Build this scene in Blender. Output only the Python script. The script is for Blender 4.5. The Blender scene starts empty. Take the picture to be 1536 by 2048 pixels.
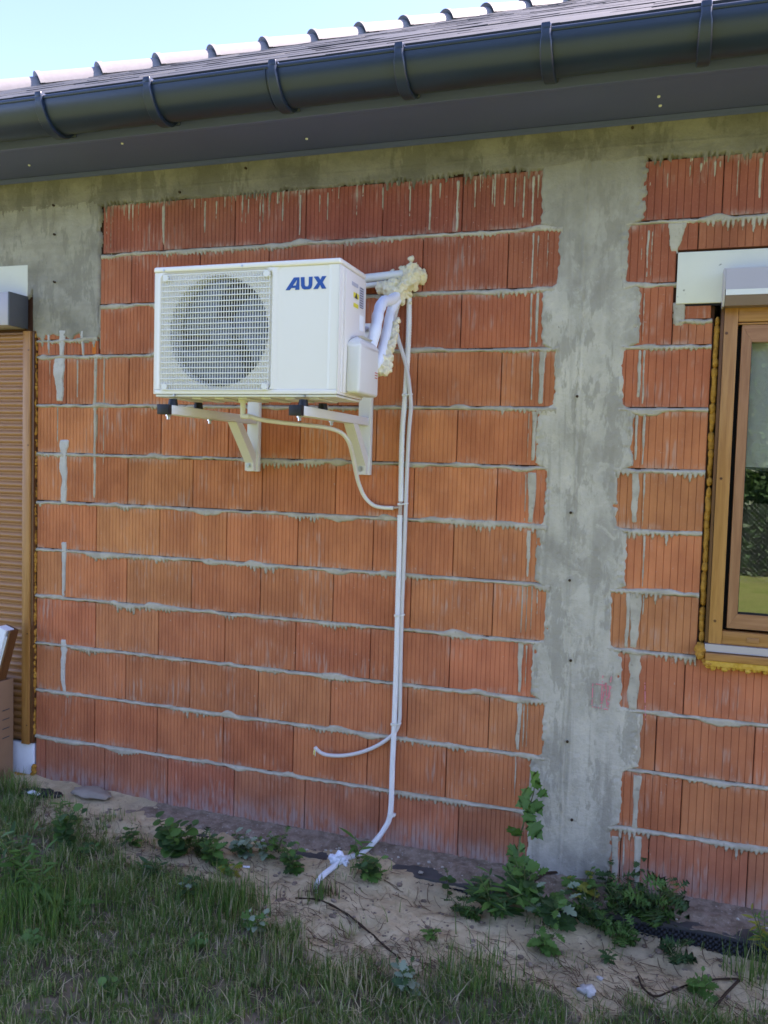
import bpy, bmesh, math, random
import numpy as np
from mathutils import Vector, Matrix

rng = random.Random(7)
nr = np.random.RandomState(7)
scene = bpy.context.scene
COL = scene.collection

# ------------------------------------------------------------------ camera, sky, sun, exposure
cam_data = bpy.data.cameras.new("camera")
cam = bpy.data.objects.new("camera", cam_data)
COL.objects.link(cam)
cam_data.sensor_fit = 'VERTICAL'
cam_data.sensor_height = 36.0
cam_data.sensor_width = 27.0
cam_data.lens = 1679.85 / 2048 * 36.0
cam_data.clip_start = 0.05
cam_data.clip_end = 400
RIGHT = Vector((0.94860, 0.31521, 0.02831))
UP = Vector((-0.04462, 0.04465, 0.99801))
FWD = Vector((-0.31332, 0.94797, -0.05642))
cam.matrix_world = Matrix(((RIGHT.x, UP.x, -FWD.x, 2.7396), (RIGHT.y, UP.y, -FWD.y, -3.6054), (RIGHT.z, UP.z, -FWD.z, 1.7447), (0, 0, 0, 1)))
scene.camera = cam

SUN_EL = math.radians(52)
SUN_AZ = math.radians(60)          # from +Y (behind the house) towards +X
world = bpy.data.worlds.new("World")
scene.world = world
world.use_nodes = True
wn = world.node_tree
sky = wn.nodes.new('ShaderNodeTexSky')
sky.sky_type = 'NISHITA'
sky.sun_disc = False
sky.sun_elevation = SUN_EL
sky.sun_rotation = SUN_AZ
sky.altitude = 100
sky.air_density = 0.45
sky.dust_density = 0.4
sky.ozone_density = 3.0
bg = wn.nodes['Background']
bg.inputs['Strength'].default_value = 0.15
wn.links.new(sky.outputs[0], bg.inputs['Color'])

sd = bpy.data.lights.new("sun", 'SUN')
sd.energy = 4.6
sd.angle = math.radians(0.53)
sd.color = (1.0, 0.94, 0.85)
sun = bpy.data.objects.new("sun", sd)
COL.objects.link(sun)
S = Vector((math.sin(SUN_AZ) * math.cos(SUN_EL), math.cos(SUN_AZ) * math.cos(SUN_EL), math.sin(SUN_EL)))
sun.rotation_euler = S.to_track_quat('Z', 'Y').to_euler()
sun.location = (6, 8, 12)

scene.view_settings.view_transform = 'Standard'
scene.view_settings.look = 'None'
scene.view_settings.gamma = 1.0
scene.view_settings.use_curve_mapping = False
scene.view_settings.exposure = 2.68
scene.view_settings.use_white_balance = True
scene.view_settings.white_balance_temperature = 6900
scene.view_settings.white_balance_tint = 28
scene.render.film_transparent = False
scene.cycles.max_bounces = 8
scene.cycles.filter_width = 1.6

# ------------------------------------------------------------------ noise and mesh helpers
_tab = np.random.RandomState(3).rand(65536)
def vnoise(x, y, seed=0):
    x = np.asarray(x, float); y = np.asarray(y, float)
    xi = np.floor(x).astype(np.int64); yi = np.floor(y).astype(np.int64)
    fx = x - xi; fy = y - yi
    fx = fx * fx * (3 - 2 * fx); fy = fy * fy * (3 - 2 * fy)
    def h(a, b):
        return _tab[((a * 73856093) ^ (b * 19349663) ^ (seed * 83492791 + 1013)) & 65535]
    return (h(xi, yi) * (1 - fx) + h(xi + 1, yi) * fx) * (1 - fy) + (h(xi, yi + 1) * (1 - fx) + h(xi + 1, yi + 1) * fx) * fy
def fbm(x, y, oct=3, seed=0):
    s = 0; a = 0.5; f = 1.0; t = 0
    for i in range(oct):
        s = s + a * vnoise(x * f, y * f, seed + i * 7); t += a; a *= 0.5; f *= 2.03
    return s / t
def sstep(a, b, x):
    t = np.clip((x - a) / (b - a), 0, 1); return t * t * (3 - 2 * t)

def mesh_np(name, verts, faces, mats=(), smooth=True, mat_index=None, attr=None):
    verts = np.asarray(verts, np.float32); faces = np.asarray(faces, np.int32)
    me = bpy.data.meshes.new(name)
    n, k = faces.shape
    me.vertices.add(len(verts)); me.vertices.foreach_set('co', verts.ravel())
    me.loops.add(n * k); me.loops.foreach_set('vertex_index', faces.ravel())
    me.polygons.add(n)
    me.polygons.foreach_set('loop_start', np.arange(0, n * k, k, dtype=np.int32))
    me.polygons.foreach_set('loop_total', np.full(n, k, np.int32))
    for m in (mats if isinstance(mats, (list, tuple)) else [mats]): me.materials.append(m)
    if mat_index is not None: me.polygons.foreach_set('material_index', np.asarray(mat_index, np.int32))
    me.update(calc_edges=True)
    me.polygons.foreach_set('use_smooth', np.full(n, bool(smooth)))
    if attr is not None:
        for an, av in attr.items():
            a = me.attributes.new(an, 'FLOAT', 'POINT'); a.data.foreach_set('value', np.asarray(av, np.float32).ravel())
    me.validate()
    return me

def link(name, me, parent=None, loc=None, rot=None, color=None, kind=None):
    o = bpy.data.objects.new(name, me)
    COL.objects.link(o)
    if parent is not None: o.parent = parent
    if loc is not None: o.location = loc
    if rot is not None: o.rotation_euler = rot
    if color is not None: o.color = (*color, 1)
    if kind: o['kind'] = kind
    return o
def tag(o, label, cat, group=None, kind=None):
    o['label'] = label; o['category'] = cat
    if group: o['group'] = group
    if kind: o['kind'] = kind
    return o
def empty(name, loc=(0, 0, 0), rot=(0, 0, 0)):
    o = bpy.data.objects.new(name, None); COL.objects.link(o)
    o.location = loc; o.rotation_euler = rot; o.empty_display_size = 0.05
    return o

def finish(bm, name, mat, smooth=None):
    me = bpy.data.meshes.new(name)
    bmesh.ops.recalc_face_normals(bm, faces=bm.faces)
    bm.to_mesh(me); bm.free()
    for m in (mat if isinstance(mat, (list, tuple)) else [mat]): me.materials.append(m)
    if smooth is not None:
        me.polygons.foreach_set('use_smooth', np.full(len(me.polygons), True))
        if smooth < 180: me.set_sharp_from_angle(angle=math.radians(smooth))
    return me
def add_box(bm, lo, hi, bevel=0, seg=2, mat=0, M=None):
    r = bmesh.ops.create_cube(bm, size=1)
    vs = r['verts']
    for v in vs:
        v.co = Vector([(lo[i] + hi[i]) / 2 + v.co[i] * (hi[i] - lo[i]) for i in range(3)])
    fs = set(f for v in vs for f in v.link_faces)
    for f in fs: f.material_index = mat
    if bevel > 0:
        es = list(set(e for v in vs for e in v.link_edges))
        b = bmesh.ops.bevel(bm, geom=es, offset=bevel, segments=seg, affect='EDGES', profile=0.5)
        vs = list(set(vs_ for f in b['faces'] for vs_ in f.verts) | set(v for v in vs if v.is_valid))
        seen = set(vs); stack = list(vs)
        while stack:
            v = stack.pop()
            for e in v.link_edges:
                w = e.other_vert(v)
                if w not in seen: seen.add(w); stack.append(w)
        vs = list(seen)
        for v in vs:
            for f in v.link_faces: f.material_index = mat
    if M is not None:
        for v in vs: v.co = M @ v.co
    return vs
def box(name, lo, hi, mat, parent=None, bevel=0, seg=2, **kw):
    bm = bmesh.new(); add_box(bm, lo, hi, bevel, seg)
    return link(name, finish(bm, name, mat, 35 if bevel else None), parent, **kw)
def boxes(name, lst, mat, parent=None, bevel=0, **kw):
    bm = bmesh.new()
    for lo, hi in lst: add_box(bm, lo, hi, bevel)
    return link(name, finish(bm, name, mat, 35 if bevel else None), parent, **kw)
def add_cyl(bm, p0, p1, r0, r1=None, seg=12, mat=0, cap=True):
    p0 = Vector(p0); p1 = Vector(p1); d = p1 - p0
    r = bmesh.ops.create_cone(bm, cap_ends=cap, segments=seg, radius1=r0, radius2=r0 if r1 is None else r1, depth=d.length)
    M = Matrix.Translation((p0 + p1) / 2) @ d.to_track_quat('Z', 'Y').to_matrix().to_4x4()
    for v in r['verts']:
        v.co = M @ v.co
        for f in v.link_faces: f.material_index = mat
    return r['verts']
def prism(name, pts2, axis, a, b, mat, parent=None, smooth=35, **kw):
    """extrude a closed outline along an axis; pts2 lie in the other two axes, in order"""
    bm = bmesh.new()
    def mk(t):
        out = []
        for u, v in pts2:
            c = {'x': (t, u, v), 'y': (u, t, v), 'z': (u, v, t)}[axis]
            out.append(bm.verts.new(c))
        return out
    A = mk(a); B = mk(b)
    bm.faces.new(A); bm.faces.new(list(reversed(B)))
    n = len(A)
    for i in range(n): bm.faces.new((A[i], B[i], B[(i + 1) % n], A[(i + 1) % n]))
    return link(name, finish(bm, name, mat, smooth), parent, **kw)

def spline(pts, step):
    P = [Vector(p) for p in pts]
    P = [P[0] * 2 - P[1]] + P + [P[-1] * 2 - P[-2]]
    out = []
    for i in range(1, len(P) - 2):
        a, b, c, d = P[i - 1], P[i], P[i + 1], P[i + 2]
        n = max(2, int((c - b).length / step * 2))
        for k in range(n):
            t = k / n
            out.append(0.5 * (2 * b + (c - a) * t + (2 * a - 5 * b + 4 * c - d) * t * t + (3 * b - a - 3 * c + d) * t ** 3))
    out.append(P[-2])
    # even spacing
    res = [out[0]]; acc = 0.0
    for i in range(1, len(out)):
        seg = out[i] - out[i - 1]; L = seg.length
        if L < 1e-9: continue
        d = step - acc
        while d <= L:
            res.append(out[i - 1] + seg * (d / L)); d += step
        acc = (acc + L) % step if True else 0
    if (res[-1] - out[-1]).length > step * 0.3: res.append(out[-1])
    return res
def tube_mesh(name, pts, r, mat, step=0.02, seg=10, ribs=None, rfun=None):
    P = spline(pts, step)
    n = len(P)
    T = [(P[min(i + 1, n - 1)] - P[max(i - 1, 0)]).normalized() for i in range(n)]
    N = T[0].orthogonal().normalized()
    V = []; F = []
    for i in range(n):
        if i: 
            N = (N - T[i] * N.dot(T[i])).normalized()
        B = T[i].cross(N)
        rr = r
        if ribs: rr = r * (1.0 + (0.09 if (i % 4) < 2 else -0.09))
        if rfun: rr = rfun(i / (n - 1)) * r
        for k in range(seg):
            a = 2 * math.pi * k / seg
            V.append(P[i] + (N * math.cos(a) + B * math.sin(a)) * rr)
    for i in range(n - 1):
        for k in range(seg):
            a = i * seg + k; b = i * seg + (k + 1) % seg
            F.append((a, b, b + seg, a + seg))
    c0 = len(V); V.append(P[0]); V.append(P[-1])
    tr = [(c0, (k + 1) % seg, k, k) for k in range(seg)] + [(c0 + 1, (n - 1) * seg + k, (n - 1) * seg + (k + 1) % seg, (n - 1) * seg + (k + 1) % seg) for k in range(seg)]
    me = bpy.data.meshes.new(name)
    me.from_pydata([tuple(v) for v in V], [], F + [t[:3] for t in tr])
    me.materials.append(mat)
    me.polygons.foreach_set('use_smooth', np.full(len(me.polygons), True))
    if ribs: me.set_sharp_from_angle(angle=math.radians(80))
    return me
def tube(name, pts, r, mat, parent=None, **kw):
    return link(name, tube_mesh(name, pts, r, mat, **kw), parent)

def hfield_arrays(x0, x1, z0, z1, dx, dz, h, keep=-0.004):
    """relief on the wall plane: h(X, Z) is how far the surface stands proud of y = 0; below `keep` nothing is built"""
    nx = max(2, int((x1 - x0) / dx) + 1); nz = max(2, int((z1 - z0) / dz) + 1)
    X, Z = np.meshgrid(np.linspace(x0, x1, nx), np.linspace(z0, z1, nz))
    H = h(X, Z)
    V = np.stack([X, -H, Z], -1).reshape(-1, 3)
    idx = np.arange(nx * nz).reshape(nz, nx)
    q = np.stack([idx[:-1, :-1], idx[:-1, 1:], idx[1:, 1:], idx[1:, :-1]], -1).reshape(-1, 4)
    hm = H.ravel()[q].max(1)
    q = q[hm > keep]
    used = np.unique(q); remap = np.zeros(len(V), np.int64); remap[used] = np.arange(len(used))
    return V[used], remap[q]
def join_arrays(lst):
    V = []; F = []; o = 0
    for v, f in lst:
        if len(f) == 0: continue
        V.append(v); F.append(f + o); o += len(v)
    return np.concatenate(V), np.concatenate(F)

def lumps_mesh(name, blobs, mat, noise=0.25, freq=60, sub=2, seed=0):
    bm = bmesh.new()
    for i, (c, r) in enumerate(blobs):
        q = bmesh.ops.create_icosphere(bm, subdivisions=sub, radius=1)
        rr = r if isinstance(r, (tuple, list)) else (r, r, r)
        for v in q['verts']:
            d = v.co.copy()
            a = vnoise(d.x * 2.2 + i * 3.1 + 50, d.y * 2.2 + d.z * 1.7 + 50 + i, seed) - 0.5
            b = vnoise(d.x * 5 + i + 80, d.z * 5 + d.y * 4 + 90, seed + 5) - 0.5
            e = vnoise(d.x * 11 + i * 2 + 40, d.y * 11 + d.z * 9 + 70, seed + 9) - 0.5
            k = 1 + noise * 1.6 * float(a) + noise * 0.9 * float(b) + noise * 0.6 * float(e)
            v.co = Vector((c[0] + d.x * rr[0] * k, c[1] + d.y * rr[1] * k, c[2] + d.z * rr[2] * k))
    return finish(bm, name, mat, 180)

# ------------------------------------------------------------------ materials
def srgb(r, g, b):
    f = lambda c: (c / 255 / 12.92) if c / 255 <= 0.04045 else ((c / 255 + 0.055) / 1.055) ** 2.4
    return (f(r), f(g), f(b))
class Mat:
    def __init__(self, name, base=(0.5, 0.5, 0.5), rough=0.8, spec=0.3, metal=0.0):
        self.m = bpy.data.materials.new(name); self.m.use_nodes = True
        self.nt = self.m.node_tree; self.b = self.nt.nodes['Principled BSDF']
        self.b.inputs['Base Color'].default_value = (*base, 1)
        self.b.inputs['Roughness'].default_value = rough
        self.b.inputs['Specular IOR Level'].default_value = spec
        self.b.inputs['Metallic'].default_value = metal
        self._pos = None
    def n(self, t, **kw):
        nd = self.nt.nodes.new(t)
        for k, v in kw.items(): setattr(nd, k, v)
        return nd
    def l(self, a, b): self.nt.links.new(a, b)
    def pos(self):
        if self._pos is None: self._pos = self.n('ShaderNodeNewGeometry').outputs['Position']
        return self._pos
    def obj(self): return self.n('ShaderNodeTexCoord').outputs['Object']
    def noise(self, scale, detail=3, rough=0.55, stretch=(1, 1, 1), src=None, dist=0.0):
        mp = self.n('ShaderNodeMapping'); mp.inputs['Scale'].default_value = stretch
        self.l(src or self.pos(), mp.inputs['Vector'])
        t = self.n('ShaderNodeTexNoise'); t.inputs['Scale'].default_value = scale
        t.inputs['Detail'].default_value = detail; t.inputs['Roughness'].default_value = rough
        t.inputs['Distortion'].default_value = dist
        self.l(mp.outputs[0], t.inputs['Vector'])
        return t.outputs['Fac']
    def ramp(self, fac, stops):
        r = self.n('ShaderNodeValToRGB')
        el = r.color_ramp.elements
        while len(el) < len(stops): el.new(0.5)
        for e, (p, c) in zip(el, stops):
            e.position = p; e.color = (*c, 1) if len(c) == 3 else c
        self.l(fac, r.inputs['Fac']); return r.outputs['Color']
    def rng(self, fac, a, b, c=0.0, d=1.0):
        m = self.n('ShaderNodeMapRange'); m.interpolation_type = 'SMOOTHSTEP'
        m.inputs['From Min'].default_value = a; m.inputs['From Max'].default_value = b
        m.inputs['To Min'].default_value = c; m.inputs['To Max'].default_value = d
        self.l(fac, m.inputs['Value']); return m.outputs['Result']
    def mix(self, fac, a, b, blend='MIX'):
        m = self.n('ShaderNodeMix', data_type='RGBA', blend_type=blend)
        for i, s in ((0, fac), (6, a), (7, b)):
            if isinstance(s, (int, float)): m.inputs[i].default_value = s
            elif isinstance(s, (tuple, list)): m.inputs[i].default_value = (*s, 1)
            else: self.l(s, m.inputs[i])
        return m.outputs[2]
    def math(self, op, a, b=0.0):
        m = self.n('ShaderNodeMath', operation=op)
        for i, s in ((0, a), (1, b)):
            if isinstance(s, (int, float)): m.inputs[i].default_value = s
            else: self.l(s, m.inputs[i])
        return m.outputs[0]
    def color(self, c): self.l(c, self.b.inputs['Base Color']); return self
    def bump(self, h, strength=0.3, dist=0.01):
        b = self.n('ShaderNodeBump'); b.inputs['Strength'].default_value = strength; b.inputs['Distance'].default_value = dist
        self.l(h, b.inputs['Height']); self.l(b.outputs[0], self.b.inputs['Normal']); return self
    def xyz(self, src=None):
        s = self.n('ShaderNodeSeparateXYZ'); self.l(src or self.pos(), s.inputs[0]); return s.outputs

def plain(name, base, rough=0.6, spec=0.3, metal=0.0, var=0.12, scale=30, bump=0.05):
    m = Mat(name, base, rough, spec, metal)
    f = m.noise(scale, 4)
    m.color(m.mix(f, tuple(c * (1 - var) for c in base), tuple(min(1, c * (1 + var)) for c in base)))
    if bump: m.bump(m.noise(scale * 6, 3), bump, 0.004)
    return m.m

# fired clay block: tone per brick from the object colour, streaks, lime bloom, splashes near the ground
def make_brick_mat():
    m = Mat('fired_clay', rough=0.92, spec=0.15)
    oc = m.n('ShaderNodeObjectInfo').outputs['Color']
    f1 = m.noise(7, 4, stretch=(1, 1, 0.6)); f2 = m.noise(90, 3); st = m.noise(60, 2, stretch=(1, 1, 0.03))
    c = m.mix(m.rng(f1, 0.3, 0.7), m.mix(1.0, oc, (0.84, 0.80, 0.80), 'MULTIPLY'), m.mix(1.0, oc, (1.12, 1.14, 1.10), 'MULTIPLY'))
    c = m.mix(m.math('MULTIPLY', m.rng(st, 0.45, 0.75), 0.30), c, m.mix(1.0, oc, (0.70, 0.66, 0.64), 'MULTIPLY'))
    c = m.mix(m.math('MULTIPLY', m.rng(f2, 0.50, 0.8), 0.22), c, (0.50, 0.25, 0.15))
    # pale lime bloom in vertical smears
    bl = m.math('MULTIPLY', m.rng(m.noise(4.5, 3), 0.50, 0.68), m.rng(m.noise(70, 2, stretch=(1, 1, 0.10)), 0.48, 0.66))
    c = m.mix(m.math('MULTIPLY', bl, 0.42), c, (0.50, 0.40, 0.33))
    # thin cement film wiped over the faces beside the bed joints
    zj = m.math('ABSOLUTE', m.math('SUBTRACT', m.math('FRACT', m.math('ADD', m.math('DIVIDE', m.xyz()[2], 0.25), 0.5)), 0.5))
    film = m.math('MULTIPLY', m.rng(m.math('ADD', zj, m.math('MULTIPLY', m.noise(16, 4, 0.7, stretch=(1, 1, 0.5)), 0.26)), 0.30, 0.12), m.rng(m.noise(5.5, 3, stretch=(1, 1, 1.5)), 0.42, 0.62))
    film = m.math('MULTIPLY', film, m.rng(m.noise(75, 3, stretch=(1, 1, 0.25)), 0.35, 0.60))
    c = m.mix(m.math('MULTIPLY', film, 0.62), c, (0.47, 0.40, 0.33))
    # soot and damp patches
    c = m.mix(m.math('MULTIPLY', m.rng(m.noise(3.3, 4, 0.6, stretch=(1, 1, 1.6)), 0.58, 0.75), 0.35), c, m.mix(1.0, oc, (0.55, 0.50, 0.50), 'MULTIPLY'))
    sp = m.rng(m.noise(55, 2, rough=0.7), 0.66, 0.74)
    c = m.mix(m.math('MULTIPLY', m.math('MULTIPLY', sp, m.rng(m.noise(3.1, 2), 0.45, 0.6)), 0.5), c, (0.47, 0.40, 0.35))
    # rain-splashed lime at the foot of the wall, ragged
    z = m.xyz()[2]
    zz = m.math('ADD', z, m.math('MULTIPLY', m.math('SUBTRACT', m.noise(6, 4, stretch=(1, 1, 0.5)), 0.5), 0.22))
    foot = m.math('MULTIPLY', m.rng(zz, 0.15, -0.01), m.rng(m.noise(40, 4, stretch=(1, 1, 0.3)), 0.30, 0.62))
    c = m.mix(m.math('MULTIPLY', foot, 0.70), c, (0.40, 0.32, 0.28))
    m.color(c)
    m.bump(m.noise(260, 4), 0.25, 0.003)
    return m.m
M_BRICK = make_brick_mat()
def make_mortar(name, a, b, dk):
    m = Mat(name, a, 0.95, 0.1)
    c = m.mix(m.rng(m.noise(14, 5), 0.35, 0.65), a, b)
    c = m.mix(m.math('MULTIPLY', m.rng(m.noise(60, 4), 0.58, 0.75), 0.6), c, dk)
    m.color(c); m.bump(m.math('ADD', m.noise(120, 5, 0.7), m.math('MULTIPLY', m.noise(420, 3), 0.4)), 0.5, 0.006)
    return m.m
M_MORTAR = make_mortar('mortar', (0.39, 0.345, 0.265), (0.49, 0.44, 0.345), (0.24, 0.21, 0.16))
M_LIME = make_mortar('pale_mortar', (0.46, 0.43, 0.38), (0.55, 0.52, 0.47), (0.33, 0.30, 0.26))
def make_concrete(name, pale, mid, dark, vertical):
    m = Mat(name, mid, 0.9, 0.2)
    big = m.noise(3.2, 5, 0.6, stretch=(1.3, 1, 0.8 if vertical else 1.6)); med = m.noise(11, 5, 0.65, dist=0.6); fine = m.noise(80, 4, 0.7)
    c = m.ramp(big, [(0.32, dark), (0.48, mid), (0.66, pale)])
    c = m.mix(m.math('MULTIPLY', m.rng(med, 0.52, 0.62), 0.45), c, pale)
    c = m.mix(m.math('MULTIPLY', m.rng(m.noise(4.0, 5, 0.7, stretch=(2.2, 1, 0.7)), 0.51, 0.57), 0.65), c, dark)
    if vertical:
        stv = m.noise(14, 3, stretch=(1, 1, 0.08)); std = m.noise(19, 4, stretch=(1, 1, 0.06), dist=0.4)
        c = m.mix(m.math('MULTIPLY', m.rng(stv, 0.52, 0.7), 0.50), c, pale)
        c = m.mix(m.math('MULTIPLY', m.rng(std, 0.54, 0.68), 0.55), c, dark)
        grit = m.rng(m.noise(150, 3, 0.8), 0.62, 0.72)
        c = m.mix(m.math('MULTIPLY', grit, 0.45), c, (0.16, 0.15, 0.13))
    else:
        sth = m.noise(16, 3, stretch=(0.08, 1, 1))
        c = m.mix(m.math('MULTIPLY', m.rng(sth, 0.5, 0.7), 0.30), c, dark)
    c = m.mix(m.math('MULTIPLY', m.rng(fine, 0.5, 0.8), 0.35), c, tuple(x * 0.72 for x in mid))
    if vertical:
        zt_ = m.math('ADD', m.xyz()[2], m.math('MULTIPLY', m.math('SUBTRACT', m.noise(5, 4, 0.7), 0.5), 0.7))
        c = m.mix(m.math('MULTIPLY', m.rng(zt_, 2.35, 3.05), 0.80), c, m.mix(big, (0.17, 0.152, 0.115), (0.29, 0.262, 0.20)))  # shade under the eaves painted in: pillar turns dark olive towards its top
    pit = m.rng(m.noise(34, 2, 0.8), 0.735, 0.77)
    c = m.mix(m.math('MULTIPLY', pit, 0.6), c, (0.10, 0.09, 0.08))
    m.color(c)
    m.bump(m.math('ADD', m.noise(60, 6, 0.7), m.math('MULTIPLY', m.noise(9, 4), 1.4)), 0.65, 0.010)
    return m.m
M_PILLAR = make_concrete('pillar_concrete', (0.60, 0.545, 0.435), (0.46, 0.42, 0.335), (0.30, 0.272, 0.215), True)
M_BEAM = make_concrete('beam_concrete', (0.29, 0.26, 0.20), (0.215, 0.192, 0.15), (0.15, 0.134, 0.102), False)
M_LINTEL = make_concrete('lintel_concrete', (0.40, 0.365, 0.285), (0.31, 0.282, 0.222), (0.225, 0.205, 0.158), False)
M_CORE = plain('hollow_clay', (0.10, 0.045, 0.03), 0.95, 0.1)
M_INSIDE = plain('bare_plaster', (0.35, 0.33, 0.30), 0.95, 0.1)
M_GUTTER = plain('anthracite_gutter', (0.013, 0.025, 0.050), 0.36, 0.5, var=0.15, scale=8, bump=0.0)
def make_soffit():
    m = Mat('anthracite_soffit', (0.06, 0.055, 0.075), 0.55, 0.3)
    f = m.noise(3, 4, stretch=(0.5, 1, 1))
    c = m.mix(f, (0.080, 0.095, 0.215), (0.105, 0.122, 0.270))
    c = m.mix(m.math('MULTIPLY', m.rng(m.noise(300, 2), 0.55, 0.75), 0.4), c, (0.11, 0.11, 0.20))
    m.color(c); m.bump(m.noise(350, 2), 0.12, 0.002); return m.m
M_SOFFIT = make_soffit()
M_FLASH = plain('dusty_flashing', (0.085, 0.072, 0.062), 0.85, 0.3, var=0.3, scale=20)
def make_tile():
    m = Mat('grey_roof_tile', (0.16, 0.165, 0.17), 0.75, 0.25)
    oi = m.n('ShaderNodeObjectInfo').outputs['Random']
    f = m.noise(25, 4)
    c = m.mix(m.math('ADD', m.math('MULTIPLY', oi, 0.6), m.math('MULTIPLY', f, 0.4)), (0.020, 0.026, 0.034), (0.040, 0.049, 0.060))
    c = m.mix(m.math('MULTIPLY', m.rng(m.noise(9, 5), 0.55, 0.7), 0.4), c, (0.075, 0.078, 0.08))
    m.color(c); m.bump(m.noise(200, 3), 0.15, 0.003); return m.m
M_TILE = make_tile()
M_HIP = plain('hip_tile_concrete', (0.16, 0.16, 0.165), 0.6, 0.4, var=0.15)
M_WHITE = plain('white_coated_steel', (0.75, 0.71, 0.64), 0.38, 0.45, var=0.02, scale=6, bump=0.02)
M_WHITE2 = plain('white_plastic', (0.69, 0.68, 0.63), 0.45, 0.4, var=0.03, scale=10, bump=0.0)
M_CONDUIT = plain('white_conduit_plastic', (0.72, 0.71, 0.68), 0.5, 0.35, var=0.05, scale=20, bump=0.0)
M_PIPE = plain('pale_grey_pipe', (0.58, 0.55, 0.53), 0.45, 0.35, var=0.06, scale=15, bump=0.0)
M_DRAIN = plain('cream_hose', (0.66, 0.63, 0.55), 0.5, 0.35, var=0.05, scale=15, bump=0.0)
M_STEEL = plain('zinc_bolt', (0.55, 0.55, 0.54), 0.3, 0.5, 0.9, var=0.1)
M_BLACK = plain('black_plastic', (0.012, 0.012, 0.014), 0.5, 0.4)
M_GAPSHADE = plain('gap_shade', (0.02, 0.02, 0.022), 0.9, 0.1)
M_COIL = plain('coil_fins', (0.13, 0.15, 0.195), 0.5, 0.5, 0.2)
M_FAN = plain('grey_fan_plastic', (0.165, 0.19, 0.24), 0.5, 0.4)
M_BLUE = plain('logo_blue', (0.012, 0.075, 0.30), 0.4, 0.4, var=0.04, bump=0)
M_YELLOW = plain('yellow_sticker', (0.72, 0.62, 0.05), 0.5, 0.4, bump=0)
M_INK = plain('sticker_ink', (0.03, 0.03, 0.04), 0.5, 0.4, bump=0)
M_GREYSTICK = plain('grey_sticker', (0.42, 0.43, 0.50), 0.5, 0.4, bump=0)
M_RED = plain('red_print', (0.55, 0.10, 0.08), 0.6, 0.3, bump=0)
def make_foam(name, a, b):
    m = Mat(name, a, 0.8, 0.25)
    m.color(m.mix(m.rng(m.noise(45, 4), 0.35, 0.65), a, b)); m.bump(m.noise(90, 5, 0.6), 0.6, 0.01)
    m.b.inputs['Subsurface Weight'].default_value = 0.1
    m.b.inputs['Subsurface Radius'].default_value = (0.006, 0.004, 0.002)
    return m.m
M_CREAM = make_foam('cream_foam', (0.72, 0.62, 0.38), (0.80, 0.72, 0.49))
M_OCHRE = make_foam('aged_yellow_foam', (0.37, 0.17, 0.022), (0.50, 0.25, 0.04))
M_FRESHY = make_foam('yellow_foam', (0.56, 0.31, 0.035), (0.66, 0.40, 0.07))
def make_eps(name, base):
    m = Mat(name, base, 0.85, 0.2)
    c = m.mix(m.math('MULTIPLY', m.rng(m.noise(16, 2, 0.8), 0.70, 0.73), 0.75), base, (0.13, 0.12, 0.08))
    c = m.mix(m.math('MULTIPLY', m.rng(m.noise(6, 4), 0.45, 0.7), 0.25), c, tuple(x * 0.82 for x in base))
    m.color(c); m.bump(m.noise(150, 3), 0.2, 0.003); return m.m
M_XPS = make_eps('cream_insulation_board', (0.70, 0.68, 0.56))
M_EPS = plain('white_polystyrene', (0.78, 0.80, 0.82), 0.85, 0.2, var=0.04, scale=60, bump=0.15)
def make_wood(name, a, b, axis):
    m = Mat(name, a, 0.42, 0.4)
    st = {'z': (1, 1, 0.06), 'x': (0.06, 1, 1)}[axis]
    g = m.noise(38, 5, 0.6, stretch=st, dist=0.8); g2 = m.noise(160, 3, stretch=st)
    c = m.mix(m.rng(g, 0.34, 0.66), a, b)
    c = m.mix(m.math('MULTIPLY', m.rng(g2, 0.5, 0.75), 0.35), c, tuple(x * 0.6 for x in a))
    m.color(c); m.bump(g2, 0.06, 0.002); return m.m
M_WOODZ = make_wood('oak_stained_frame', (0.34, 0.145, 0.036), (0.45, 0.215, 0.064), 'z')
M_WOODX = make_wood('oak_stained_rail', (0.32, 0.135, 0.034), (0.43, 0.20, 0.060), 'x')
M_WOODD = make_wood('dark_stained_edge', (0.10, 0.040, 0.014), (0.15, 0.06, 0.02), 'z')
M_SASH = make_wood('reddish_sash_wood', (0.29, 0.125, 0.055), (0.38, 0.18, 0.085), 'z')
M_SASHX = make_wood('reddish_sash_rail', (0.29, 0.125, 0.055), (0.38, 0.18, 0.085), 'x')
M_SLAT = plain('brown_shutter_slat', (0.34, 0.155, 0.055), 0.4, 0.4, var=0.08, scale=12, bump=0.0)
M_ALU = plain('lavender_aluminium', (0.44, 0.40, 0.41), 0.45, 0.45, 0.2, var=0.04, scale=8, bump=0.0)
M_ALUD = plain('dark_grey_endcap', (0.085, 0.088, 0.09), 0.5, 0.4, var=0.15, scale=20)
M_ALUB = plain('taupe_aluminium', (0.20, 0.135, 0.115), 0.45, 0.4, 0.1, var=0.05, scale=8, bump=0.0)
M_BLIND = plain('grey_blind_fabric', (0.78, 0.74, 0.77), 0.9, 0.1, var=0.03, scale=300, bump=0.1)
M_CARD = plain('brown_cardboard', (0.27, 0.155, 0.085), 0.85, 0.2, var=0.08, scale=15)
M_HIPSHADE = plain('hip_end_shade', (0.035, 0.04, 0.045), 0.6, 0.3)
M_WIRE = plain('galvanised_wire', (0.22, 0.25, 0.25), 0.6, 0.3)
M_LEDGE = plain('dusty_bitumen', (0.085, 0.080, 0.070), 0.85, 0.2, var=0.45, scale=14, bump=0.2)
M_BITUMEN = plain('black_membrane', (0.016, 0.017, 0.020), 0.5, 0.4, var=0.3, scale=25, bump=0.1)
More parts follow.
